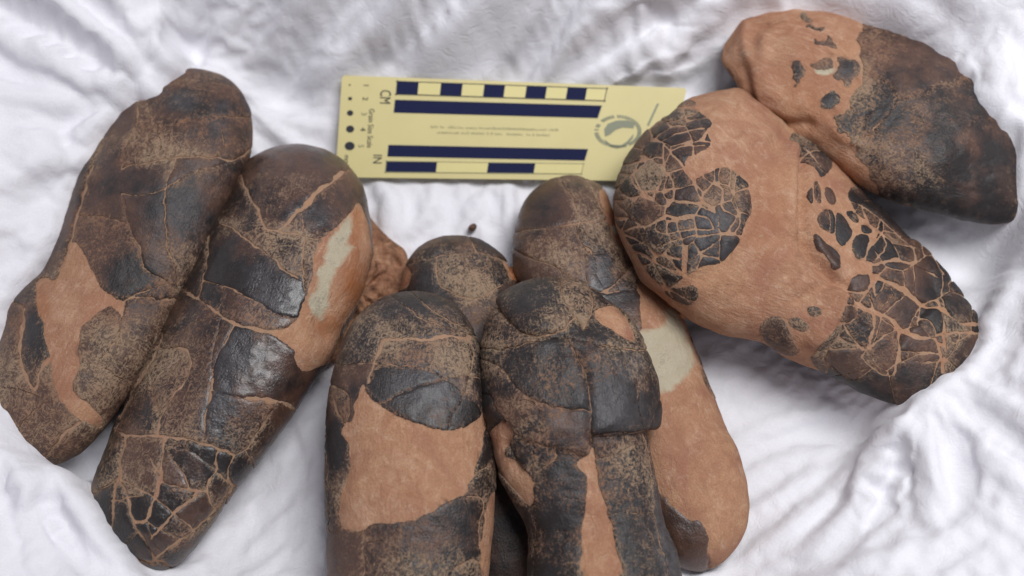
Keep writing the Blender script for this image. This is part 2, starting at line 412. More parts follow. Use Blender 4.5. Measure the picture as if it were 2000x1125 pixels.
    def draw(pts, w):
        pts = np.array(pts); pad = 12
        i0, i1 = int(max(pts[:, 0].min()-pad-x0, 0)), int(max(pts[:, 0].max()+pad-x0, 0)); j0, j1 = int(max(pts[:, 1].min()-pad-y0, 0)), int(max(pts[:, 1].max()+pad-y0, 0))
        if i1 <= i0 or j1 <= j0: return
        sl = (slice(j0, j1), slice(i0, i1))
        if m[sl].size:
            z_ = (segdist(wx[sl], wy[sl], [tuple(p) for p in pts]) < w) & m[sl]; hair[sl] |= z_; m[sl] &= ~z_
    m0 = m.copy(); lines = [np.array(smooth_line(p, 1)) for p, w in cracks]
    for ci, (pts, w) in enumerate(cracks):   # an open-ended crack runs on, hair thin, until it meets another crack, bare stone or the flank
        for p_, q_ in ((pts[0], pts[1]), (pts[-1], pts[-2])):
            p = np.array(p_, float)
            near = [float(segdist(p[None, 0], p[None, 1], [tuple(z) for z in L_])[0]) for cj, L_ in enumerate(lines) if cj != ci]
            if near and min(near) < 9: 
                j_n = int(np.argmin([n_ for n_ in near])); continue
            dr = unit(p-np.array(q_, float)); path = [tuple(p)]; out = 0; hit = False; ang = 0
            for st_ in range(75):
                ang = ang*.6+rng.gauss(0, .035); c_, s2 = math.cos(ang), math.sin(ang); dr = np.array([dr[0]*c_-dr[1]*s2, dr[0]*s2+dr[1]*c_])
                p = p+dr*4; path.append(tuple(p)); xi, yi = int(p[0]-x0), int(p[1]-y0)
                if not (0 <= xi < m.shape[1] and 0 <= yi < m.shape[0]): hit = True; break
                if not inside[yi, xi]: out += 1
                if out > 3 or (st_ > 2+w/4 and not m0[yi, xi] and inside[yi, xi]): hit = True; break
            if hit and len(path) > 2: draw(path, 1.5)
    m &= blur(inside.astype(float), 7) > .02
    lb = label(m)
    for _ in range(4):                 # hair cracks are closed: the pieces butt along them
        fr = hair & (lb < 0)
        for sh, ax in ((1, 0), (-1, 0), (1, 1), (-1, 1)):
            nb_ = np.roll(lb, sh, ax); g = fr & (lb < 0) & (nb_ >= 0); lb[g] = nb_[g]
    ids, cnt = np.unique(lb[lb >= 0], return_counts=True)
    jlim = np.where(np.abs(th) <= math.radians(118))[0]; ja, jb = jlim[0], jlim[-1]+1
    Xs, Ys = X[:, ja:jb]-x0, Y[:, ja:jb]-y0; Ps, Ns, Us = Pl[:, ja:jb], Nm[:, ja:jb], UV[:, ja:jb]
    for l_, c_ in zip(ids, cnt):
        if c_ < 45: continue
        ys, xs = np.where(lb == l_); bx0, bx1, by0, by1 = max(xs.min()-10, 0), xs.max()+11, max(ys.min()-10, 0), ys.max()+11
        mk = (lb[by0:by1, bx0:bx1] == l_).astype(float)
        sel = (Xs > bx0-2) & (Xs < bx1+2) & (Ys > by0-2) & (Ys < by1+2)
        if not sel.any(): continue
        kr = np.where(sel.any(1))[0]; jr = np.where(sel.any(0))[0]
        k0, k1, j0, j1 = max(kr[0]-1, 0), kr[-1]+2, max(jr[0]-1, 0), jr[-1]+2
        sx, sy = Xs[k0:k1, j0:j1]-bx0, Ys[k0:k1, j0:j1]-by0
        oob = (sx < 0) | (sy < 0) | (sx > mk.shape[1]-1) | (sy > mk.shape[0]-1)
        edge_raster = (bx0 == 0) or (by0 == 0)
        F = bil(0.5*mk+0.5*blur(mk, 1), sx, sy)-0.5; F[oob & (not edge_raster)] = -0.5
        R2 = np.clip((bil(blur(blur(mk, 3), 3), sx, sy)-0.5)*2, 0, 1)
        R3 = np.clip((bil(blur(blur(mk, 8), 8), sx, sy)-0.5)*2, 0, 1)
        for F, ins in islands(F):
            th_ = thick*rng.uniform(0.75, 1.35); ta, tb = rng.uniform(-1, 1)*0.0006, rng.uniform(-1, 1)*0.0006
            span = max(bx1-bx0, by1-by0)
            H = th_*(0.35+0.65*np.sqrt(R2))+(ta*(sx-mk.shape[1]/2)+tb*(sy-mk.shape[0]/2))/span
            H = H+0.00010*fbm(sx/30+l_, sy/30, 3, seed+80)
            pd, pb = rng.gauss(dust, 0.12), rng.gauss(brown, 0.22)
            cc = paint(blobs, sx+bx0+x0, sy+by0+y0, (pd, pb, 0.0))
            cc[..., 0] += 0.42*(1-R3)*rng.uniform(0.2, 1.0)
            PP = Ps[k0:k1, j0:j1]+Ns[k0:k1, j0:j1]*H[..., None]; NN = Ns[k0:k1, j0:j1]; UU = Us[k0:k1, j0:j1]
            nk, nj = F.shape
            V = []; CO = []; UVv = []; NV = []; ID = -np.ones((nk, nj), int)
            ik, ij = np.where(ins); ID[ik, ij] = np.arange(len(ik))
            V.append(PP[ik, ij]); CO.append(cc[ik, ij]); UVv.append(UU[ik, ij]); NV.append(NN[ik, ij])
            full = ins[:-1, :-1] & ins[1:, :-1] & ins[1:, 1:] & ins[:-1, 1:]; anyc = (ins[:-1, :-1] | ins[1:, :-1] | ins[1:, 1:] | ins[:-1, 1:]) & ~full
            fk, fj = np.where(full)
            quads = np.stack([ID[fk, fj], ID[fk+1, fj], ID[fk+1, fj+1], ID[fk, fj+1]], -1)
            ed = {}; EP = []; polys = []; segs = []; nb = len(ik)
            def cross(p, q_):
                key = (p, q_) if p < q_ else (q_, p)
                if key not in ed:
                    f0, f1 = F[key[0]], F[key[1]]; t = f0/(f0-f1) if f0 != f1 else 0.5
                    ed[key] = nb+len(EP); EP.append((key[0], key[1], min(max(t, 0), 1)))
                return ed[key]
            for k_, j_ in zip(*np.where(anyc)):
                cs4 = [(k_, j_), (k_+1, j_), (k_+1, j_+1), (k_, j_+1)]; poly = []; ex = None; first_in = None
                for i in range(4):
                    p = cs4[i]; q_ = cs4[(i+1) % 4]
                    if ins[p]: poly.append(ID[p])
                    if ins[p] != ins[q_]:
                        c = cross(p, q_); poly.append(c)
                        if ins[p]: ex = c
                        else:
                            if ex is not None: segs.append((ex, c)); ex = None
                            else: first_in = c
                if ex is not None and first_in is not None: segs.append((ex, first_in))
                if len(poly) >= 3: polys.append(poly)
            if EP:
                e0 = np.array([x[0] for x in EP]); e1 = np.array([x[1] for x in EP]); t = np.array([x[2] for x in EP])[:, None]
                def lr(Z): return Z[e0[:, 0], e0[:, 1]]*(1-t)+Z[e1[:, 0], e1[:, 1]]*t
                V.append(lr(PP)); CO.append(lr(cc)); UVv.append(lr(UU)); NV.append(lr(NN))
            V = np.concatenate(V); CO = np.concatenate(CO); UVv = np.concatenate(UVv); NV = np.concatenate(NV)
            nv = len(V)
            if segs:
                bs = sorted({i for s in segs for i in s}); mp = {b: i for i, b in enumerate(bs)}; nbs = len(bs); bs = np.array(bs)
                top = V[bs]; bot = V[bs]-NV[bs]*(th_+0.0006)
                cr = CO[bs].copy(); cr[:, 0] += 0.25
                V = np.concatenate([V, top, bot]); CO = np.concatenate([CO, cr, cr]); UVv = np.concatenate([UVv, UVv[bs], UVv[bs]])
                rq = np.array([(nv+mp[a_], nv+nbs+mp[a_], nv+nbs+mp[b_], nv+mp[b_]) for a_, b_ in segs])
                quads = np.concatenate([quads, rq])
            build('shell_fragment', V, quads, polys, M_SHELL, root, np.clip(CO, -0.3, 1.4), UVv, alpha=gloss)
    return root

EGGS = []
# --- E1, far left
a_ = T(0, 100, .4444); b_ = T(0, 500, .4444)
egg('fossil_egg', 'brown and charcoal egg at far left with a forked strip of bare sandstone',
    [(380,135),(440,148),(475,185),(492,235),(490,300),(472,340),(455,375),(432,425),(405,485),(372,550),(345,600),(302,690),(262,755),(217,818),(182,858),(150,888),(110,908),(78,908),(40,900),(0,880),(-30,830),(-20,770),(-15,720),(0,680),(8,640),(15,600),(25,577),(60,548),(80,535),(97,510),(120,450),(140,390),(155,340),(172,312),(193,265),(228,215),(262,180),(298,152),(338,136)],
    (400,140), (85,905), .034, .031, .78, .8,
    bare=[b_((335,-70),(375,-10),(410,60),(450,140),(480,172),(548,196),(532,282),(515,232),(470,213),(400,268),(345,325),(345,420),(352,495),(312,550),(320,600),(400,660),(455,720),(440,752),(400,742),(335,715),(290,665),(250,622),(235,560),(225,470),(200,380),(185,290),(150,200),(160,100),(205,82),(235,112),(268,80),(300,0))],
    cracks=[(a_((415,505),(400,570),(365,680),(340,780),(318,850),(290,930),(255,1005)),7), (a_((540,520),(620,500),(690,490),(780,470),(860,465),(960,470)),5),
            (a_((540,630),(560,720),(590,830),(620,880),(630,950)),3), (a_((960,470),(1020,485),(1090,430)),8), (a_((950,290),(1090,290)),2), (a_((440,730),(530,750)),2),
            (a_((540,630),(650,640),(720,620),(790,560)),2), (a_((660,1040),(560,1085)),6), (a_((630,950),(720,1010)),4), (a_((615,250),(622,340),(560,430),(540,520)),4),
            (b_((110,230),(85,330),(90,430),(110,530),(150,602),(166,570),(178,500),(215,450)),13), (b_((550,190),(530,260),(525,330),(490,390),(430,460)),4),
            (b_((510,380),(500,440),(460,480)),2), (b_((430,480),(480,505),(545,540)),4), (b_((545,195),(600,180),(700,186),(790,188)),6), (b_((160,668),(120,720),(80,770)),5),
            (b_((340,730),(280,780),(230,835)),11), (b_((20,570),(80,590),(160,612)),3), (b_((160,612),(168,668)),4), (b_((60,200),(110,230)),5), (a_((780,470),(720,620),(720,800),(760,960)),2),
            (a_((690,330),(720,420),(700,480)),2), (a_((970,300),(980,420),(960,470)),2)],
    ridges=[(a_((615,250),(622,340),(560,430)),9,.9), (a_((400,520),(365,680),(320,850)),12,.9), (b_((90,280),(100,470),(155,600)),14,-.9), (b_((540,200),(470,210),(350,320)),10,-.8)],
    lumps=[(330,300,90,150,20,1.5), (75,650,70,110,0,-1.5), (30,740,60,120,0,1.5)],
    dust=.27, brown=.55, seed=1, cw=.6, wob=.8,
    blobs=[(360,205,28,24,0,-.2,-.8,.6),(425,240,22,45,10,-.1,-.7,.5),(330,400,110,60,30,-.35,-.7,.2),(260,540,60,45,0,-.4,-.9,0),(280,230,70,60,0,-.15,.6,0),(300,290,50,50,0,.25,.3,0),(390,160,70,25,0,.25,.2,0),(360,470,50,60,30,.2,0,.2),(310,560,40,30,0,.4,.1,.2),(210,640,40,40,0,.4,0,0),(70,650,30,50,0,-.3,-.9,.2),(100,820,90,50,0,-.05,.1,0),(60,760,40,50,0,.1,.3,.1),(215,750,35,25,0,.35,-.3,0),(180,470,60,80,20,.15,.4,.1)],
    bareblobs=[(80,595,18,28,0,0,.6,0),(165,812,30,20,30,0,0,.3)])
# --- E2, second from left
c_ = T(150, 650, .4223); d_ = T(150, 260, .3911)
egg('fossil_egg', 'long glossy dark egg second from left with tan crack net at lower end',
    [(590,282),(640,293),(682,323),(712,368),(724,420),(728,470),(720,530),(700,590),(675,640),(648,690),(615,740),(582,795),(545,845),(500,905),(452,965),(402,1042),(352,1097),(318,1114),(285,1112),(250,1087),(213,1052),(178,1008),(171,985),(183,940),(203,890),(233,812),(263,742),(308,652),(348,572),(383,502),(408,442),(436,400),(455,362),(472,322),(503,298),(545,284)],
    (600,285), (305,1112), .033, .034, .85, .8,
    bare=[d_((1390,340),(1430,380),(1460,500),(1460,700),(1400,850),(1320,960),(1300,1100),(1130,1200),(1080,1150),(1070,1062),(960,1000),(860,978),(1000,985),(1080,960),(1110,880),(1160,760),(1165,640),(1200,560),(1250,500),(1300,460),(1360,395))],
    cracks=[(c_((190,455),(235,485),(300,480),(380,478),(450,485),(560,500),(620,520),(690,545),(725,560)),5), (c_((725,560),(765,535),(805,490),(840,430),(880,370),(905,325)),3.5), (c_((725,560),(700,600),(690,660),(700,690),(720,705),(790,722)),4),
            (c_((765,540),(795,590),(815,640)),2.5), (c_((510,72),(530,120),(530,170),(520,220),(470,270),(430,330),(400,390),(375,450),(370,478)),4), (c_((350,250),(365,310),(382,372)),2), (c_((625,215),(625,300),(600,350),(590,420),(590,497)),3.5),
            (c_((385,65),(440,75),(510,72)),4), (c_((400,0),(385,65),(340,160),(270,260),(210,360),(190,455)),7), (c_((240,488),(215,580),(205,670),(240,760),(255,870),(290,880),(320,870)),6), (c_((415,480),(395,600),(385,700),(360,780),(320,870)),6),
            (c_((300,490),(340,570),(388,655)),2.5), (c_((300,490),(350,590),(385,690)),1.6), (c_((205,670),(175,760),(165,860),(165,962)),6), (c_((215,682),(290,720),(365,765),(440,830),(530,907)),3.2), (c_((390,690),(450,710),(530,725),(600,735)),4), (c_((600,738),(600,690),(630,650),(645,620),(640,570),(655,532)),5),
            (c_((545,735),(520,780),(440,832)),5), (c_((440,835),(400,890),(345,955)),4.5), (c_((320,870),(385,910),(475,950)),3), (c_((260,875),(300,940),(340,1000),(358,1040)),5), (c_((358,1045),(400,1010),(475,950),(540,905),(600,860),(650,800),(690,745),(720,708)),4),
            (c_((600,735),(610,780),(635,812)),3.5), (c_((655,650),(695,688)),3), (c_((290,915),(250,960),(205,997)),2.5), (c_((455,600),(490,650),(522,718)),2.5), (c_((690,750),(680,810),(640,882),(700,905)),2), (c_((155,780),(230,770),(290,755)),2), (c_((250,1035),(320,1055),(380,1050),(450,1085)),4),
            (c_((780,300),(850,305),(910,315),(960,325),(1005,348)),7), (c_((330,880),(350,950),(380,1000)),1.6), (c_((100,730),(160,700),(205,670)),2),
            (d_((560,800),(615,838),(650,850),(720,910),(790,955),(870,970),(960,992),(1060,1025)),7), (d_((690,440),(665,520),(665,640),(640,740),(610,842)),3.5), (d_((720,450),(800,480),(870,550),(940,600),(990,625),(1020,680),(1100,720)),4), (d_((960,490),(975,550),(985,605)),2.5),
            (d_((820,200),(835,240),(860,300),(890,360),(920,390),(935,460),(962,492),(1060,500),(1140,520)),5), (d_((1020,480),(1110,390),(1200,290),(1325,195)),9), (d_((1120,400),(1130,470),(1140,520),(1240,530)),3), (d_((740,760),(735,830),(722,902)),2.2), (d_((1140,520),(1120,640),(1130,800)),2), (d_((790,955),(770,1010),(740,1060)),3),
            (d_((640,745),(740,760),(800,790),(880,830)),3)],
    ridges=[(d_((1250,500),(1180,640),(1150,820)),10,.9), (d_((1420,420),(1450,600)),10,1.0), (d_((1200,940),(1240,1000)),14,-2.5)],
    lumps=[(625,600,30,30,0,-1.5),(690,520,40,60,0,1.0),(610,690,50,25,0,1.5)],
    dust=.22, brown=.35, seed=2, wob=.7, gloss=1.0, cw=1.1,
    blobs=[(590,330,110,50,-10,.10,.5,0),(560,430,55,60,40,.3,.4,0),(430,560,60,60,0,-.2,-.6,0),(520,560,40,60,0,-.1,-.5,.5),(600,420,45,35,0,-.35,-.8,.5),(350,760,70,60,30,.05,.5,0),(500,640,35,40,0,.35,.2,0),(455,700,30,70,25,-.4,-.8,.5),(420,800,30,50,25,-.45,-.8,.6),(270,1020,70,50,30,-.35,-.7,0),(250,880,40,60,20,.15,.6,0),(340,855,30,30,0,.4,.3,0),(360,960,40,20,-20,.4,.2,0),(430,900,40,50,0,-.35,-.6,.1),(545,820,40,60,30,.15,.7,0),(490,480,60,40,40,.3,.3,0)],  # slanted grey blobs along the middle paint the sheen streak into the colour
    polys_bare=[(d_((1360,400),(1365,470),(1330,550),(1372,570),(1330,622),(1280,682),(1250,760),(1250,860),(1218,930),(1170,902),(1152,822),(1190,772),(1192,700),(1228,640),(1240,560),(1290,492),(1320,442)),(.30,0,1.0))],
    bareblobs=[(690,450,12,50,5,0,.9,0),(690,540,28,40,0,0,.9,0),(700,600,50,60,0,0,.8,0),(640,640,25,25,0,.4,.9,0),(420,1090,80,30,0,.3,.5,0)])
# --- E6, short egg behind
g_ = T(700, 330, .3)
egg('fossil_egg', 'half hidden brown egg behind the middle pair with only its rounded end showing',
    [(885,458),(930,465),(972,490),(1002,528),(1015,580),(1030,680),(1045,800),(1055,950),(1062,1080),(1050,1150),(1000,1180),(950,1160),(920,1060),(890,950),(850,800),(810,680),(785,600),(780,560),(795,510),(835,470)],
    (880,458), (1005,1180), .025, .021, .8, .8,
    bare=[g_((262,640),(300,625),(352,640),(352,760),(310,792),(255,792)), g_((935,590),(1000,630),(1010,720),(985,720),(960,680)), [(985,920),(1045,960),(1050,1000),(1010,980)]],
    cracks=[(g_((450,590),(520,572),(600,560),(700,545),(760,540),(860,575),(960,610)),3), (g_((735,480),(760,540)),2.5), (g_((520,572),(500,680),(560,780),(640,820),(760,860),(860,800),(940,760)),4), (g_((860,575),(870,680),(880,760)),2), (g_((600,560),(560,640),(500,680)),2)],
    dust=.25, brown=.5, cw=.6, seed=3, wob=.7,
    blobs=[(900,500,60,20,0,-.1,-.3,.3),(850,540,30,60,10,-.1,-.6,.3),(975,540,22,35,0,-.4,-.9,0),(920,540,50,40,0,.1,.5,0),(930,600,50,45,0,.5,0,0),(1000,1050,60,120,0,-.3,-.3,0)],  # last blob darkens the shell colour where the lower end lies in shade
    bareblobs=[(790,545,30,40,0,0,.5,0),(1000,560,30,40,0,0,.8,0)])
# --- E5, long egg behind right
h_ = T(1180, 560, .5024)
egg('fossil_egg', 'long egg behind front pair with dark top, pale patch and bare tan lower half',
    [(1105,344),(1150,350),(1188,375),(1210,430),(1238,490),(1275,550),(1315,590),(1338,620),(1350,665),(1372,720),(1402,795),(1432,860),(1457,930),(1467,1000),(1455,1050),(1425,1090),(1392,1113),(1350,1116),(1310,1095),(1280,1050),(1255,990),(1230,930),(1200,860),(1160,790),(1120,720),(1075,650),(1035,590),(1012,540),(1004,490),(1008,440),(1024,395),(1060,358)],
    (1100,346), (1385,1115), .027, .026, .8, .8,
    bare=[h_((-40,120),(60,100),(150,200),(130,60),(120,-40),(250,-60),(330,100),(345,250),(420,420),(480,520),(560,640),(600,800),(590,950),(540,1130),(400,1130),(402,1060),(400,950),(372,903),(330,912),(310,890),(260,840),(200,780),(100,600),(60,400)), g_((1565,130),(1640,115),(1670,190),(1720,280),(1760,380),(1770,520),(1672,512),(1640,420),(1600,310),(1560,200))],
    cracks=[(g_((1040,410),(1090,400),(1200,390),(1320,370),(1450,355),(1600,345)),3), (g_((1550,220),(1600,320),(1640,420),(1670,505),(1760,525)),4), (g_((1430,360),(1440,480),(1520,560),(1545,700),(1580,780)),3), (g_((1770,640),(1700,720),(1640,780),(1590,800)),4), (g_((1480,700),(1480,790),(1600,812),(1700,800)),3), (g_((1060,540),(1160,600),(1250,610),(1330,680)),3), (g_((1520,560),(1640,540)),2), (g_((1330,90),(1400,200),(1440,360)),2)],
    ridges=[(g_((1655,130),(1690,280),(1760,480),(1850,650)),8,-2.0), (h_((205,430),(280,385),(350,310)),6,-.6)],
    lumps=[(1290,690,50,70,0,.5)],
    dust=.30, brown=.5, cw=.7, seed=4, gloss=.6, wob=.8,
    blobs=[(1060,410,60,50,0,-.25,-.5,0),(1120,440,40,40,0,.05,.2,0),(1150,400,40,40,0,.2,.6,0),(1080,500,50,50,0,.2,.6,0),(1165,540,25,50,10,-.4,-.6,.8),(1210,580,45,35,0,-.3,-.6,.4),(1340,1020,70,80,0,-.3,-.5,0),(1110,550,50,30,0,.1,.4,0)],  # strongest grey blob is a highlight painted into the shell colour
    polys_bare=[(h_((230,95),(270,85),(310,150),(332,220),(352,300),(330,350),(280,385),(230,417),(200,430),(178,380),(158,280),(128,180),(200,160),(240,130)),(.18,0,.85))],
    bareblobs=[(1290,690,14,22,0,.15,.1,-.15),(1200,400,20,50,0,0,.8,0),(1200,450,12,12,0,0,0,.9),(1400,780,12,80,-25,.55,0,.1),(1440,870,12,70,-20,.55,0,0),(1464,1000,10,90,0,.5,0,0),(1290,560,50,30,30,0,.3,0),(1320,850,60,60,0,.1,0,0),(1370,1105,70,18,0,.6,0,0)])
# --- E8, top right
f_ = T(1400, 0, .4)
egg('fossil_egg', 'egg at top right with tan crumbly end and dark brown body',
    [(1560,10),(1500,20),(1450,38),(1424,68),(1408,100),(1408,125),(1425,155),(1450,190),(1485,222),(1530,252),(1590,292),(1640,330),(1700,368),(1760,388),(1820,404),(1880,422),(1950,434),(1996,430),(2010,426),(2014,380),(2012,320),(2000,260),(1985,210),(1960,150),(1930,110),(1880,90),(1800,72),(1710,45),(1650,22),(1605,11)],
    (1412,95), (2005,340), .042, .038, .72, .75, shell_all=False,
    shells=[f_((400,82),(445,82),(482,115),(430,122)), f_((430,145),(500,130),(535,150),(450,162)), f_((455,180),(500,200),(570,203),(585,240),(530,238),(480,215)), f_((365,320),(410,300),(442,350),(400,412),(362,370)), f_((450,310),(510,280),(562,290),(570,332),(500,328),(460,342)), f_((575,290),(640,280),(690,330),(670,390),(610,402),(568,360),(602,330)), f_((505,470),(580,442),(612,480),(580,522),(530,542)),
            f_((125,95),(190,60),(270,50),(200,80)), f_((150,105),(130,95),(260,55),(330,45)),
            f_((690,150),(730,70),(900,110),(1100,170),(1250,205),(1400,280),(1500,400),(1620,560),(1600,1000),(1480,1140),(1250,1090),(1000,990),(860,960),(790,900),(760,870),(720,760),(660,740),(700,690),(650,650),(582,600),(590,568),(640,560),(680,460),(705,380),(695,280),(682,210))],
    cracks=[(f_((560,30),(700,130),(685,230),(702,310),(702,390),(672,450)),5), (f_((690,690),(780,630),(800,600)),6), (f_((950,640),(1000,760),(980,850)),2)],
    ridges=[(f_((140,130),(130,200),(170,330),(210,450),(240,520)),10,2.0), (f_((150,340),(190,470),(230,530),(330,600),(450,590)),12,-2.0), (f_((60,120),(40,250)),10,-1.5), (f_((230,200),(210,330),(270,450)),14,1.4), (f_((560,590),(620,670),(700,690)),9,1.2)],
    lumps=[(1510,200,30,60,-20,1.6),(1560,130,60,70,0,1.2),(1430,150,25,40,0,-2.5)],
    dust=.20, brown=.5, cw=.7, seed=5, wob=1.6, relief=2.0, thick=.0006, mat_back=True, warp=9.0,
    blobs=[(1700,110,40,60,10,.45,.4,0),(1690,200,30,60,0,.4,.3,0),(1670,280,50,40,0,.35,.2,0),(1690,330,60,25,20,.5,.2,0),(1790,230,40,30,0,.3,.4,0),(1900,260,40,40,0,.2,.3,0),(1720,90,60,40,20,.25,.4,0),(1800,150,80,60,20,.1,.5,0),(1720,200,40,50,0,-.15,-.5,0),(1740,230,50,20,0,-.25,-.7,0),(1850,220,80,70,20,-.15,-.2,0),(1700,290,50,30,0,.3,0,.3),(1780,300,70,40,0,.1,.5,0),(1930,330,80,80,0,-.3,0,0),(1860,390,120,30,10,-.4,-.3,0),(1620,195,18,16,0,-.3,-.8,.2),(1650,140,30,25,0,-.1,-.6,.2)],  # wide lower right blobs paint that end's shade into the shell colour
    bareblobs=[(1610,137,20,9,0,0,-.2,1.3),(1440,100,25,60,0,0,0,.35),(1480,110,25,60,0,0,0,.25),(1755,355,22,14,0,0,1,0),(1780,348,18,10,0,0,0,1.2),(1420,155,14,22,0,.9,0,0),(1560,150,40,70,10,.18,.2,0),(1620,240,50,50,0,.25,.2,0),(1500,60,80,20,-10,.25,.2,0),(1470,180,30,40,0,.2,.35,0),(1640,100,30,50,0,.3,.1,0),(1580,220,50,60,0,0,.25,0),(1520,40,90,20,0,.25,.2,0),(1640,320,60,25,30,0,.5,0)])
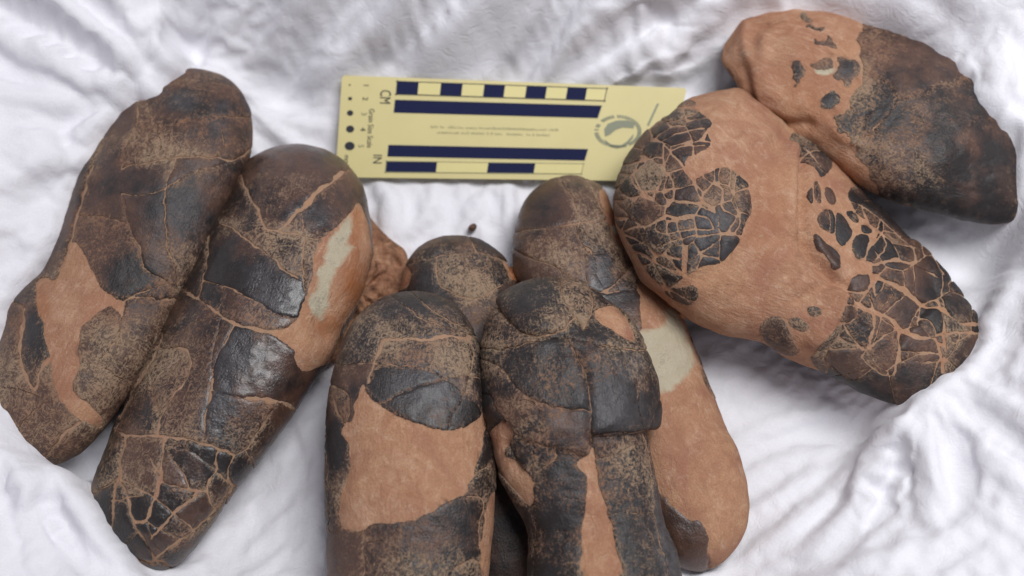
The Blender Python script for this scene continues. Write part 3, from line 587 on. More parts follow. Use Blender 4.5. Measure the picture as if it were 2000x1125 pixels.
# --- E7, large right
i_ = T(1180, 180, .4444); j_ = T(1450, 380, .3912)
cap = i_((480,188),(440,215),(468,258),(420,292),(362,312),(352,340),(400,410),(450,380),(500,353),(560,368),(600,402),(632,420),(646,490),(640,550),(612,590),(600,642),(560,702),(510,742),(450,742),(400,772),(380,786),(357,790),(357,822),(290,824),(245,790),(180,700),(120,600),(70,520),(20,420),(20,320),(70,200),(140,110),(220,70),(350,85),(440,118))
egg('fossil_egg', 'large egg at right wrapped in smooth tan sandstone with crackled dark shell on both ends',
    [(1335,226),(1332,196),(1365,186),(1405,178),(1445,170),(1480,200),(1530,235),(1590,258),(1612,275),(1645,312),(1692,368),(1742,420),(1802,480),(1852,540),(1892,592),(1925,640),(1930,690),(1905,740),(1860,780),(1800,800),(1748,788),(1680,757),(1602,717),(1540,692),(1500,664),(1468,658),(1420,646),(1370,622),(1312,592),(1266,545),(1240,492),(1218,440),(1206,385),(1213,330),(1243,275),(1288,238)],
    (1215,300), (1880,770), .047, .034, .66, .68, shell_all=False,
    shells=[cap, i_((285,830),(350,828),(430,815),(438,880),(400,905),(350,892),(300,875)),
            j_((370,130),(390,90),(430,73),(462,90),(466,180),(452,202),(420,182),(380,152)), j_((470,90),(502,95),(532,140),(549,200),(520,252),(495,267),(466,217),(470,150)), j_((342,190),(380,220),(440,260),(490,300),(492,340),(476,382),(450,370),(420,322),(368,272)), j_((523,83),(560,83),(582,120),(577,152),(545,132)), j_((583,160),(620,153),(652,175),(640,198),(600,198)), j_((553,215),(600,200),(637,210),(627,270),(606,332),(548,306)),
            j_((530,-40),(560,80),(590,110),(640,140),(690,190),(640,270),(612,335),(650,350),(655,398),(555,396),(540,480),(495,555),(470,640),(400,715),(375,764),(345,800),(480,975),(600,1070),(760,1170),(900,1170),(1100,1080),(1270,880),(1280,640),(1170,480),(1010,310),(890,220),(770,100),(690,10),(620,-50)),
            i_((812,178),(872,162),(940,190),(990,260),(1020,310),(965,384),(940,342),(900,292),(850,242)), i_((925,388),(946,398),(962,480),(946,492),(923,442)), i_((898,440),(916,418),(917,502),(899,492)), i_((975,408),(1012,428),(1032,492),(1000,494),(974,452)),
            i_((690,1008),(740,968),(802,968),(852,1080),(872,1130),(780,1130),(720,1080)), i_((812,978),(862,972),(912,1010),(890,1042),(850,1022)), i_((890,938),(932,928),(962,960),(920,982)), i_((335,55),(380,40),(410,70),(350,85))],
    cracks=[(i_((190,130),(215,210),(265,245),(300,285),(345,340),(400,400)),4), (i_((265,242),(340,200),(430,190)),4), (i_((60,325),(130,320),(200,310),(270,310)),3.2), (i_((270,250),(275,320),(290,380)),3), (i_((200,320),(150,370),(140,390),(190,440),(240,470)),3), (i_((275,395),(250,440),(245,480)),3.5), (i_((30,480),(90,470),(160,455),(220,465),(290,510),(320,480),(320,420),(300,370)),3.5), (i_((100,590),(150,580),(230,575),(290,540),(330,550),(400,545),(460,560),(492,602)),4), (i_((260,565),(245,590),(300,615),(390,600),(490,605)),3),
            (i_((325,555),(350,610),(370,660),(375,790)),3.5), (i_((120,600),(160,612),(230,652),(260,690),(355,712)),4.5), (i_((265,665),(330,640),(420,625),(600,625)),3), (i_((150,670),(180,680),(230,702),(280,732),(357,772)),5), (i_((345,340),(400,420),(420,480),(480,540)),3), (i_((500,350),(490,420),(520,470),(510,530),(570,555)),3), (i_((500,540),(505,600)),3), (i_((570,380),(560,470),(602,560),(575,622)),2.6), (i_((430,702),(490,660)),3), (i_((430,400),(500,440),(560,470)),2), (i_((300,285),(360,260),(440,262)),2.5), (i_((200,160),(310,150),(400,120)),2), (i_((480,540),(400,500),(330,490)),2),
            (j_((630,340),(655,358),(700,335),(770,322),(830,342),(868,335)),7), (j_((868,335),(868,270),(855,250)),5), (j_((650,398),(720,430),(800,465),(860,500),(900,548),(1000,575),(1060,625),(1110,655),(1210,650)),8), (j_((860,490),(858,345)),3), (j_((640,395),(648,470),(600,495),(540,478)),5), (j_((650,405),(668,508)),4), (j_((715,435),(670,508)),3), (j_((665,575),(640,500)),4), (j_((560,550),(668,575),(730,600),(780,650),(835,700),(900,715),(965,718)),7), (j_((665,575),(668,650),(640,700),(640,745),(600,800)),6), (j_((640,755),(720,700),(785,665)),4), (j_((800,682),(785,800),(762,892)),4), (j_((965,718),(990,800),(1000,880)),6), (j_((965,705),(1100,690),(1230,700)),3.5), (j_((900,550),(865,600),(835,690)),3), (j_((1005,578),(1000,430),(970,350)),2), (j_((870,355),(975,415)),2), (j_((490,555),(560,550),(580,600),(530,635),(480,625)),3), (j_((500,640),(540,690),(610,770)),4), (j_((400,752),(520,757),(620,745)),3), (j_((600,800),(680,875),(770,900)),2), (j_((680,188),(720,210),(775,250),(870,258)),4), (j_((690,120),(680,165),(640,270)),4), (j_((605,45),(620,130),(690,190)),4), (j_((540,30),(605,45),(700,125),(850,250)),3), (j_((740,215),(790,320)),2), (j_((700,200),(725,260),(670,320)),3), (j_((740,445),(760,520),(690,560)),2), (j_((980,800),(900,790),(800,830)),1.8), (j_((1090,690),(1050,790),(1000,850)),2), (j_((520,880),(640,850)),2), (j_((770,780),(960,790)),2), (j_((590,50),(560,90)),2), (j_((870,600),(940,640),(965,705)),2), (j_((430,75),(445,130),(440,190)),2),
            (i_((850,180),(900,240),(960,330)),2), (i_((880,260),(960,250)),2)],
    ridges=[(i_((880,280),(870,400),(865,560),(880,690),(950,780),(1010,830),(1060,860)),11,-2.2), (i_((840,260),(835,400),(840,600)),16,1.1), (i_((905,350),(900,560),(950,700),(1030,790)),10,1.3), (i_((660,260),(730,270),(790,180)),12,-1.6), (i_((690,275),(600,230)),14,.8), (i_((1040,870),(1060,920),(1010,1040),(930,1080)),12,1.4), (i_((860,900),(950,850),(1010,840)),9,-1.4),
            (i_((640,430),(660,520),(630,620),(540,740),(440,800)),10,-.9), (i_((350,340),(430,330),(560,350)),8,-.6), (j_((655,400),(760,450),(900,540),(1010,580),(1110,650)),5,-.6)],
    lumps=[(1345,385,140,155,0,4.5),(1650,560,120,150,50,1.5),(1510,330,80,60,0,-2.0),(1480,480,60,120,0,-1.2),(1300,590,60,30,20,-2.0),(1430,205,70,30,0,1.0)],
    dust=.15, brown=.30, seed=6, wob=.9, relief=2.2, cw=1.15, slabs=[(i_((800,190),(850,230),(868,400),(862,560),(880,690),(950,780),(1015,830),(1080,900),(1120,1000),(1300,1100),(1500,900),(1300,500),(1050,200),(900,120)),-2.6,9), (i_((560,60),(640,230),(700,275),(760,262),(800,190),(790,120),(700,60)),1.5,9), (i_((1000,840),(1060,860),(1075,930),(1020,1050),(930,1090),(900,1050),(960,960),(975,900)),1.6,10)],
        webs=[(i_((0,60),(500,60),(660,350),(660,650),(420,900),(200,850),(0,500)),42,1.15), (j_((600,-60),(1000,250),(1300,650),(1200,1100),(700,1100),(380,850),(520,480),(660,300)),74,1.0)], thick=.0006, warp=2.2,
    blobs=[(1330,240,90,28,0,.25,.1,.2),(1330,330,60,40,0,.2,.1,0),(1370,440,50,25,0,-.35,-.5,.6),(1395,490,60,25,0,-.3,-.5,.4),(1400,370,45,40,0,.35,.2,0),(1245,330,35,60,0,.25,.1,0),(1580,300,60,50,45,.45,.2,.2),(1750,620,60,50,0,.1,.7,0),(1690,640,40,50,0,.3,.1,0),(1800,690,60,30,0,.1,.7,0),(1820,560,60,80,40,-.2,0,0),(1790,520,30,40,0,.05,.7,0),(1560,640,60,40,0,.4,.1,.1),(1640,480,60,40,0,-.15,-.3,0),(1700,740,100,30,25,0,.3,0)],
    bareblobs=[(1340,230,40,20,0,.3,0,0),(1490,490,40,70,20,.0,.12,0),(1487,462,4,4,0,0,0,1.0),(1555,500,10,6,0,.55,0,0),(1440,640,80,14,20,.25,0,.1),(1440,585,85,50,15,.22,.12,0),(1380,560,50,40,0,.15,0,0),(1500,400,40,90,10,.0,.22,0),(1545,420,16,120,0,0,0,.16),(1300,560,40,60,-40,.12,.2,0),(1850,700,80,80,0,.15,.2,0),(1700,600,90,60,40,.12,.1,0),(1570,640,60,40,0,.25,0,.1),(1290,400,60,120,0,.15,.05,0)])
# --- E3, front middle left
k_ = T(620, 550, .5114)
egg('fossil_egg', 'front egg with a broad bare tan patch below its dusty grey top',
    [(810,567),(860,578),(905,612),(932,660),(945,712),(952,780),(960,850),(967,930),(967,1000),(960,1060),(955,1125),(940,1200),(900,1260),(820,1285),(740,1270),(670,1220),(645,1160),(640,1100),(637,1000),(635,900),(637,830),(644,760),(655,708),(675,658),(710,608),(757,577)],
    (805,568), (800,1284), .059, .050, .78, .72,
    bare=[k_((185,385),(200,440),(260,482),(320,517),(400,547),(460,562),(540,567),(600,527),(640,480),(632,580),(612,680),(578,760),(560,820),(500,835),(440,870),(380,910),(300,922),(220,922),(180,957),(130,952),(90,932),(85,860),(100,800),(130,730),(130,650),(100,572),(110,545),(145,530),(155,460),(175,400)), k_((630,870),(660,800),(690,790),(690,900),(665,1060),(655,1160),(615,1125),(612,1060),(627,950))],
    cracks=[(k_((250,230),(220,320),(200,385)),10), (k_((250,230),(330,215),(420,225),(460,208),(580,215)),9), (k_((160,315),(350,320)),2), (k_((540,365),(610,365)),3), (k_((580,215),(587,300),(578,345)),4), (k_((60,420),(80,490),(110,545)),6), (k_((110,545),(140,500),(135,430),(90,410)),3), (k_((40,500),(38,600),(35,700),(60,790),(88,802)),5),
            (k_((190,955),(192,1040),(188,1125)),4), (k_((560,820),(612,820),(632,850),(602,940),(612,1020)),4), (k_((520,1100),(560,1065),(620,1065),(645,1110)),4), (k_((320,85),(400,150),(470,170)),1.8), (k_((400,80),(470,140),(560,180)),1.8), (k_((570,750),(600,735),(650,690)),3), (k_((40,760),(60,860),(45,960),(90,945)),4), (k_((200,1000),(280,990),(320,930)),2)],
    ridges=[(k_((130,560),(130,730),(95,820),(90,930)),9,-.6)],
    lumps=[(805,850,110,90,0,-.8)],
    dust=.31, brown=.2, seed=7, cw=.8, gloss=.3, wob=.6, thick=.0006,
    blobs=[(790,600,70,25,0,-.2,-.3,.2),(720,650,50,60,30,.2,0,.3),(860,620,50,40,0,.15,0,.2),(840,695,75,30,0,.5,.0,.2),(815,748,55,42,10,-.40,-.6,.3),(745,760,34,40,0,-.4,-.7,.2),(880,770,40,40,0,.1,0,.4),(925,700,16,60,0,-.4,-.6,0),(660,860,22,60,0,-.5,-.7,0),(675,790,22,30,0,.15,0,.1),(938,880,14,40,0,-.45,-.6,0),(850,1040,90,60,0,-.05,.5,0),(690,1080,60,60,0,-.05,.6,0),(780,1110,60,30,0,.15,.3,0),(920,1040,30,60,0,-.3,-.2,0)],
    bareblobs=[(800,840,80,60,20,.0,0,.1),(812,923,5,4,0,.8,0,0),(700,780,20,50,0,0,0,.25),(870,685,60,12,0,0,0,.35),(800,960,100,30,0,.05,.1,0)])
# --- E4, front middle right
l_ = T(930, 520, .5376)
egg('fossil_egg', 'front egg with charcoal worm-patterned shell broken into an overhanging slab and strips',
    [(1080,542),(1120,548),(1150,565),(1185,598),(1215,618),(1242,660),(1262,710),(1277,760),(1286,808),(1280,838),(1266,850),(1270,900),(1282,960),(1302,1030),(1322,1090),(1330,1140),(1320,1210),(1270,1270),(1180,1290),(1100,1270),(1050,1210),(1035,1140),(1040,1080),(1035,1030),(1005,985),(980,930),(962,880),(952,820),(948,760),(948,690),(957,640),(974,600),(1000,570),(1042,549)],
    (1075,545), (1185,1290), .064, .053, .75, .7,
    bare=[l_((420,165),(500,155),(542,220),(565,292),(510,282),(450,232),(425,207)), l_((110,550),(150,622),(120,640),(110,680),(150,720),(215,762),(217,882),(170,842),(110,770),(50,680),(50,600),(90,570)), l_((400,690),(415,645),(427,700),(442,790),(482,900),(502,1000),(542,1150),(380,1150),(388,960),(400,850),(405,770),(380,740),(360,720))],
    cracks=[(l_((60,130),(85,140),(130,200),(180,250),(240,270),(310,250),(355,190)),5), (l_((300,40),(310,130),(355,190)),3), (l_((355,190),(390,232)),5), (l_((400,80),(420,160),(390,232)),5), (l_((310,255),(360,330),(400,420),(410,520),(415,645)),3), (l_((120,560),(160,622),(240,642),(300,662),(400,692)),7), (l_((415,612),(500,602),(590,602),(660,590)),4), (l_((480,905),(560,900),(640,905)),3), (l_((395,965),(320,960),(240,962)),2), (l_((215,780),(217,882),(232,960),(218,1150)),3), (l_((615,620),(632,800),(645,900),(700,1150)),3),
            (l_((510,330),(520,400),(560,450),(592,420),(585,340)),3), (l_((230,870),(300,840),(400,850)),2.5), (l_((250,730),(300,700),(290,662)),3), (l_((50,300),(110,310),(200,290),(240,270)),2.2), (l_((240,500),(300,520),(410,530)),1.8), (l_((130,480),(240,500),(250,640)),2), (l_((560,450),(560,540),(600,600)),2), (l_((430,300),(520,320),(600,310)),2)],
    ridges=[(l_((85,150),(180,262),(310,262)),9,-1.2), (l_((360,330),(400,420),(412,640)),10,-1.0), (l_((415,620),(530,612),(660,605)),9,-1.6), (l_((300,60),(355,190),(390,240)),10,-1.0), (l_((120,640),(160,730)),9,-1.3)],
    lumps=[(1190,740,80,110,0,2.0),(1040,640,60,60,0,1.5),(1060,780,70,80,0,.8)],
    dust=.27, brown=.05, seed=8, cw=.6, slabs=[(l_((-80,-80),(760,-80),(760,585),(590,600),(500,604),(418,616),(408,690),(300,664),(240,644),(160,624),(120,562),(-80,560)),1.3,7), (l_((70,120),(130,205),(180,252),(240,272),(310,254),(352,192),(310,60),(200,0),(90,40)),1.0,7)], wob=1.2, relief=1.5, thick=.0009,
    blobs=[(1040,590,40,30,0,-.3,-.4,.2),(1000,720,45,50,0,.1,-.1,.1),(985,760,40,25,0,-.35,-.5,0),(1090,740,45,50,0,.35,0,.2),(1110,820,45,50,0,-.2,-.3,.1),(1190,800,60,50,0,-.3,-.3,.5),(1220,720,30,30,0,-.1,-.3,.7),(1160,730,35,30,0,.3,.1,.2),(1210,920,60,60,0,.3,.3,.1),(1225,1050,50,70,0,-.1,.6,0),(1100,1020,45,20,0,-.4,-.5,0),(1110,960,50,40,0,.15,.0,.2),(1100,1080,50,40,0,.15,.4,0),(1295,1060,20,120,-8,-.35,-.3,.7),(1060,900,40,30,0,-.2,-.3,.1),(1060,1110,30,20,0,-.4,-.6,0)],
    bareblobs=[(985,880,45,75,-20,.38,0,.3),(1195,640,40,40,0,0,0,.2),(1165,1050,50,100,0,.05,.1,0)])

# ------------------------------------------------------------------ loose matrix between eggs
def lump(name, lab, outline, z, h, seed, col, cat='rock'):
    ring = np.array(smooth_ring(outline, 3)); c = ring.mean(0); n = len(ring); nr = 26
    base = at(c, z-0.004); V = [at(c, z+h)-base]; px = [c]
    for r in range(1, nr+1):
        t = r/nr*1.0
        for p in ring:
            q = c+(p-c)*math.sin(t*math.pi/2); w = math.cos(t*math.pi/2)**0.8
            V.append(at(q, z+h*w+0.0055*float(fbm(q[0]/30, q[1]/30, 5, seed, .55))*(0.3+w))-base); px.append(q)
    for p in ring: V.append(at(c+(p-c)*0.9, max(z-0.012, 0.001))-base); px.append(p)
    quads = []; tris = [[0, 1+i, 1+(i+1) % n] for i in range(n)]
    for r in range(nr):
        for i in range(n):
            a = 1+r*n+i; b = 1+r*n+(i+1) % n; quads.append((a, a+n, b+n, b))
    px = np.array(px); cc = np.zeros((len(V), 3)); cc[:] = col
    o = build(name, np.array(V), quads, tris, M_MATRIX, None, cc, px*0.0002, loc=base, alpha=0.0)
    o['label'] = lab; o['category'] = cat
    return o
lump('rock_lump', 'orange brown sandstone lump wedged between second egg from left and the half hidden egg',
     [(705,400),(735,440),(765,470),(800,492),(795,560),(770,610),(720,640),(680,690),(640,715),(600,722),(590,690),(640,610),(690,540),(700,470)], .010, .008, 11, (.46,.35,0))  # dirt channel raised to paint in the deep shade of this gap
lump('rock_lump', 'small orange clay wedge joining the half hidden egg and the long egg behind',
     [(985,520),(1020,520),(1060,560),(1075,610),(1040,640),(1000,620),(985,580)], .022, .010, 12, (.1,.8,0))
lump('rock_lump', 'shadowed brown clay wedge between the long egg behind and the large right egg',
     [(1195,365),(1220,400),(1250,480),(1300,560),(1345,600),(1345,630),(1300,610),(1255,560),(1225,500),(1200,440)], .030, .010, 13, (.15,.6,0))
o = lump('clay_crumb', 'tiny dark brown crumb on the cloth above the half hidden egg', [(921,437),(928,436),(932,441),(930,448),(924,452),(917,451),(914,446),(916,441)], .0075, .002, 14, (.75,.4,0), 'crumb')

# ------------------------------------------------------------------ scale card
P0, P1, P2 = at((668,148), .031), at((1342,172), .030), at((655,345), .012)
cn = unit(np.cross(P1-P0, P2-P0)); cn = cn if cn[2] > 0 else -cn
def card_pt(p, lift=0.0): return on_plane(np.asarray(p, float), P0, cn)+cn*lift
ctl = [(672,147),(1336,171)]; base = card_pt((980,260))-cn*0.003
card = empty('scale_card', base, 'pale yellow scale card with navy centimetre and inch bars behind the eggs', 'scale card')
def slab(name, poly, lift, th, mat, parent=card):
    t = card_pt(poly, lift)-base; bt = card_pt(poly, lift-th)-base; n = len(poly)
    return build(name, np.concatenate([t, bt]), [(i, i+n, (i+1) % n+n, (i+1) % n) for i in range(n)], [list(range(n)), list(range(2*n-1, n-1, -1))], mat, parent, smooth=False)
def rounded(c, r):
    out = []; n = len(c)
    for i in range(n):
        p = np.array(c[i]); a = np.array(c[i-1]); b = np.array(c[(i+1) % n])
        u = (a-p)/np.linalg.norm(a-p); v = (b-p)/np.linalg.norm(b-p)
        for t in np.linspace(0, 1, 6): out.append(tuple(p+u*r*(1-t)**2+v*r*t**2))
    return out
slab('card_sheet', rounded([(668,147),(1342,172),(1296,354),(655,346)], 9), 0.0, 0.0006, M_CARD)
PT = 0.00012
ct = T(640, 130, .36)
def lerp2(a, b, t): return (a[0]+(b[0]-a[0])*t, a[1]+(b[1]-a[1])*t)
tl, tr, bl, br = ct((376,78),(1517,118),(370,152),(1503,188))
us = [0, .104, .210, .313, .416, .515, .617, .714, .812, .905, 1.0]
for i in range(10):
    q = [lerp2(tl, tr, us[i]), lerp2(tl, tr, us[i+1]), lerp2(bl, br, us[i+1]), lerp2(bl, br, us[i])]
    slab('centimetre_square', q, PT*2, PT, M_INK if i % 2 == 0 else M_PRINT)
def outline_frame(name, q, w, mat):
    q = [np.array(p) for p in q]
    for i in range(4):
        a, b = q[i], q[(i+1) % 4]; d = (b-a)/np.linalg.norm(b-a); nrm = np.array([-d[1], d[0]])
        slab(name, [tuple(a-d*w), tuple(b+d*w), tuple(b+d*w+nrm*w), tuple(a-d*w+nrm*w)], PT*3, PT, mat)
outline_frame('centimetre_outline', [tl, tr, br, bl], 1.6, M_BLACK)
slab('centimetre_bar', ct((366,180),(1488,212),(1465,280),(358,250)), PT*2, PT, M_INK)
slab('inch_bar', ct((330,425),(1413,448),(1394,510),(324,488)), PT*2, PT, M_INK)
tl, tr, bl, br = ct((318,512),(1390,526),(312,574),(1378,584))
for i in range(4):
    us4 = [0, .258, .517, .755, 1.0]
    q = [lerp2(tl, tr, us4[i]), lerp2(tl, tr, us4[i+1]), lerp2(bl, br, us4[i+1]), lerp2(bl, br, us4[i])]
    slab('inch_square', q, PT*2, PT, M_INK if i % 2 == 0 else M_PRINT)
outline_frame('inch_outline', [tl, tr, br, bl], 1.2, M_GREY)
for (x, y, rx, ry, n) in ((120,100,5,5,8), (122,174,11,9,4), (122,252,17,15,24), (122,339,22,19,24), (120,431,27,23,24)):
    ang = [2*math.pi*i/n+(math.pi/4 if n == 4 else 0) for i in range(n)]
    slab('millimetre_dot', ct(*[(x+rx*math.cos(t)*(1.25 if n == 4 else 1), y+ry*math.sin(t)*(1.25 if n == 4 else 1)) for t in ang]), PT*2, PT, M_BLACK)
def text(name, s, org, ux, uy, size, mat, stretch=1.0):
    cu = bpy.data.curves.new('txt', 'FONT'); cu.body = s; cu.size = 1.0; cu.align_x = 'CENTER'; cu.align_y = 'CENTER'
    cu.resolution_u = 2
    o = bpy.data.objects.new('txt', cu); COL.objects.link(o); bpy.context.view_layer.update()
    me = bpy.data.meshes.new_from_object(o.evaluated_get(bpy.context.evaluated_depsgraph_get()))
    v = np.array([(p.co.x, p.co.y) for p in me.vertices])
    px = np.array(org)+v[:, :1]*np.array(ux)*size*stretch+v[:, 1:]*np.array(uy)*size
    w = card_pt(px, PT*2)-base
    polys = [list(p.vertices) for p in me.polygons]
    bpy.data.objects.remove(o); bpy.data.curves.remove(cu)
    build(name, w, np.zeros((0, 4), int), polys, mat, card, smooth=False)
DN, RT = (-0.06, 1.0), (1.0, 0.035)
ctp = lambda x, y: (640+.36*x, 130+.36*y)
text('lettering', 'CM', ctp(310, 165), DN, RT, 31, M_BLACK, .62)
text('lettering', 'IN', ctp(268, 502), DN, RT, 25, M_BLACK, .75)
text('lettering', 'Grain Size Scale', ctp(232, 335), DN, RT, 15, M_BLACK, .80)
for s, x, y in (('1',208,102),('2',203,175),('3',196,257),('4',190,341),('5',180,432)):
    text('lettering', s, ctp(x, y), DN, RT, 15, M_GREY if s in '35' else M_BLACK)
text('lettering', 'mm', ctp(103, 505), DN, RT, 15, M_BLACK, .8)
# two lines of illegible small print: a row of separate glyph-sized marks, joined per line
rg = random.Random(5)
def fineprint(x0, y0, x1, y1, n):
    V = []; F = []
    for i in range(n):
        if rg.random() < .13: continue
        x = x0+(x1-x0)*i/n; y = y0+(y1-y0)*i/n; w = (x1-x0)/n*rg.uniform(.45, .8); h = rg.uniform(9, 17)
        for (ax, ay, bx, by) in ((0, 0, .25, 1), (.25, .38, 1, .6) if rg.random() < .5 else (.7, .1, 1, .9)):
            k = len(V); V += [ctp(x+w*ax, y-h*ay), ctp(x+w*bx, y-h*ay), ctp(x+w*bx, y-h*by), ctp(x+w*ax, y-h*by)]; F.append((k, k+1, k+2, k+3))
    build('fine_print', card_pt(V, PT*2)-base, F, None, M_GREY, card, smooth=False)
fineprint(560, 334, 1255, 352, 66); fineprint(585, 364, 1210, 380, 58)
# round seal
def ell(cx, cy, rx, ry, n=40): return [(cx+rx*math.cos(2*math.pi*i/n), cy+ry*math.sin(2*math.pi*i/n)) for i in range(n)]
V = []; F = []
for i in range(56):
    t = 2*math.pi*i/56
    if rg.random() < .12: continue
    for (r0, r1, dt) in ((.80, .97, .05),):
        k = len(V)
        V += [ctp(1575+132*r*math.cos(t+s), 352+92*r*math.sin(t+s)) for r, s in ((r0, -dt*rg.uniform(.5,1)), (r1, -dt), (r1, dt*.7), (r0, dt))]; F.append((k, k+1, k+2, k+3))
build('seal_lettering', card_pt(V, PT*2)-base, F, None, M_SEAL, card, smooth=False)
slab('seal_emblem', ct((1500,340),(1520,310),(1570,292),(1630,292),(1665,310),(1660,335),(1600,330),(1560,345),(1530,370),(1505,380)), PT*2, PT, M_SEAL)
slab('seal_emblem', ct((1500,395),(1540,425),(1590,430),(1625,405),(1660,365),(1655,390),(1620,430),(1570,445),(1520,430)), PT*2, PT, M_SEAL)
slab('printed_line', ct((1787,200),(1798,202),(1742,322),(1732,318)), PT*2, PT, M_SEAL)

# ------------------------------------------------------------------ cloth
# (photo x, y, height in cm) the sheet passes through
CP = [ # floor
 (560,180,1.4),(560,260,1.0),(780,420,.6),(900,400,.6),(980,430,.6),(700,700,.6),(600,820,1.0),(560,900,1.0),(520,1000,1.2),(450,1090,1.8),(600,1100,2.2),(620,1000,1.8),(400,820,.2),(300,500,.2),(800,800,.3),(1000,800,.3),(1200,800,.3),
 (1420,700,1.0),(1480,760,1.0),(1520,860,1.0),(1500,960,1.4),(1600,800,.9),(1680,850,1.3),(1450,1110,2.2),(1760,440,1.2),(1850,500,1.2),(1920,540,1.8),(1380,660,.9),(1500,400,.2),(1700,250,.2),(1650,550,.2),(150,700,.2),(250,350,.3),(160,940,1.0),(200,900,.9),
 # under the card
 (690,330,.5),(1000,330,.6),(1250,330,.6),(690,200,1.9),(1000,200,1.9),(1300,200,1.9),(720,150,2.5),(1000,152,2.5),(1300,168,2.4),
 # back wall
 (500,120,2.9),(600,130,2.9),(800,125,3.1),(1000,125,3.1),(1200,130,3.2),(1370,130,2.6),(1400,60,4.0),(345,95,3.5),(365,45,4.2),(400,100,3.5),(480,60,4.0),(650,60,4.4),(800,50,4.8),(1000,40,5.0),(1200,40,5.0),(1350,30,4.8),(1450,10,5.0),(1550,-10,5.2),(1700,20,5.4),(1800,55,5.4),
 (0,-60,8.5),(300,-60,7.8),(600,-60,7.2),(900,-60,7.2),(1200,-60,7.2),(1500,-70,7.0),(1800,-60,7.8),(2050,-60,9),
 # left wall
 (0,100,6.6),(0,250,6.2),(0,400,5.6),(100,150,6.2),(100,300,5.4),(200,120,6.0),(200,180,5.4),(270,170,5.4),(300,130,5.6),(260,60,6.4),(200,235,4.2),(150,320,3.9),(110,400,3.8),(70,500,3.8),(30,545,3.8),(-10,600,4.2),(-60,700,4.8),(-120,400,7),(-120,200,8),(-120,800,6.5),
 # front left bunch
 (20,840,5.4),(70,900,5.0),(110,925,4.4),(160,1000,4.6),(210,1070,4.8),(280,1120,4.6),(100,1050,6.0),(0,950,6.6),(0,1100,7.4),(200,1180,6.6),(-100,1000,8.2),(350,1200,5.0),(500,1200,4.2),(700,1220,3.6),(900,1240,3.6),(1100,1240,3.6),
 # right front
 (1925,640,4.6),(1880,710,5.0),(1800,770,5.0),(1760,800,4.4),(1700,880,3.0),(1620,960,2.6),(1540,1050,2.8),(1900,800,6.0),(1800,900,5.2),(1720,1000,4.4),(1600,1100,4.4),(1990,700,6.8),(1990,900,7.4),(1900,1000,6.6),(1800,1100,6.8),(1970,560,5.2),(1940,480,2.6),(2020,480,5.4),(2020,420,5.6),(1500,1200,4.0),(1350,1200,3.8),(1700,1200,7.0),(2100,1100,9),
 # right wall
 (1930,200,6.2),(1910,140,6.3),(1960,230,6.0),(1995,250,6.0),(1980,100,7.0),(1890,60,6.4),(2040,300,6.4),(2100,200,8.5),(2100,500,8),(2100,800,9)]
CP = np.array(CP, float)
CP[:, 2] *= np.where(CP[:, 1] < 70, 1.10, 1.0)*np.where((CP[:, 1] > 1150) & ((CP[:, 0] < 250) | (CP[:, 0] > 1600)), 1.2, 1.0)
cw = at(CP[:, :2], CP[:, 2]*.01)
def kern(d): return np.sqrt(d*d+0.009**2)
Ak = kern(np.linalg.norm(cw[:, None, :2]-cw[None, :, :2], axis=-1))+np.eye(len(cw))*(-0.0002)
mean = cw[:, 2].mean(); wts = np.linalg.solve(Ak, cw[:, 2]-mean)
def cloth_base(x, y):
    z = np.full(x.shape, mean)
    for (cx, cy, _), w in zip(cw, wts): z = z+w*kern(np.hypot(x-cx, y-cy))
    return z
nx, ny = 841, 681
gx, gy = np.meshgrid(np.linspace(-.40, .40, nx), np.linspace(-.30, .34, ny))
gz = cloth_base(gx, gy)
outer = np.maximum(np.abs(gx)-.30, 0)+np.maximum(gy-.20, 0)+np.maximum(-gy-.20, 0)
gz = np.minimum(gz, 0.15); gz = np.maximum(gz, 0.0008)
# laps: where the sheet comes forward over an egg with a rolled edge; (photo x, y, height cm)
LAPS = [
 [(-300,-250,9),(330,-250,7.5),(318,40,6.2),(330,100,5.7),(336,128,5.4),(324,142,5.4),(302,146,5.5),(306,160,5.6),(299,176,5.4),(276,184,5.2),(254,184,4.9),(226,214,4.6),(182,288,4.2),(163,330,4.0),(122,420,3.9),(97,500,3.8),(58,543,3.8),(24,574,3.8),(14,600,3.8),(2,650,3.8),(-300,650,6)],
 [(-300,824,7),(8,824,4.6),(28,830,4.6),(45,850,4.6),(60,882,4.6),(72,897,4.7),(96,898,4.8),(118,912,4.8),(142,937,4.8),(160,966,4.9),(170,987,4.9),(182,1012,4.9),(202,1046,4.9),(226,1070,4.8),(256,1095,4.6),(288,1127,4.3),(340,1210,4),(-300,1210,7)],
 [(1990,520,4.0),(1962,585,4.2),(1925,640,4.5),(1906,690,4.8),(1886,711,4.9),(1850,722,5.0),(1800,755,4.9),(1765,788,4.6),(1735,825,4.0),(1690,900,3.1),(1640,970,2.9),(1590,1040,2.9),(1540,1120,3.2),(1520,1220,4),(2350,1220,9),(2350,500,7)],
 [(1895,-150,8),(1889,50,6.6),(1884,112,6.6),(1900,141,6.6),(1906,162,6.6),(1914,195,6.6),(1930,214,6.5),(1955,222,6.4),(1969,239,6.2),(1992,243,6.0),(1989,300,5.6),(1988,350,5.2),(1990,400,4.8),(1999,435,4.4),(2060,450,5),(2350,450,8),(2350,-150,9)]]
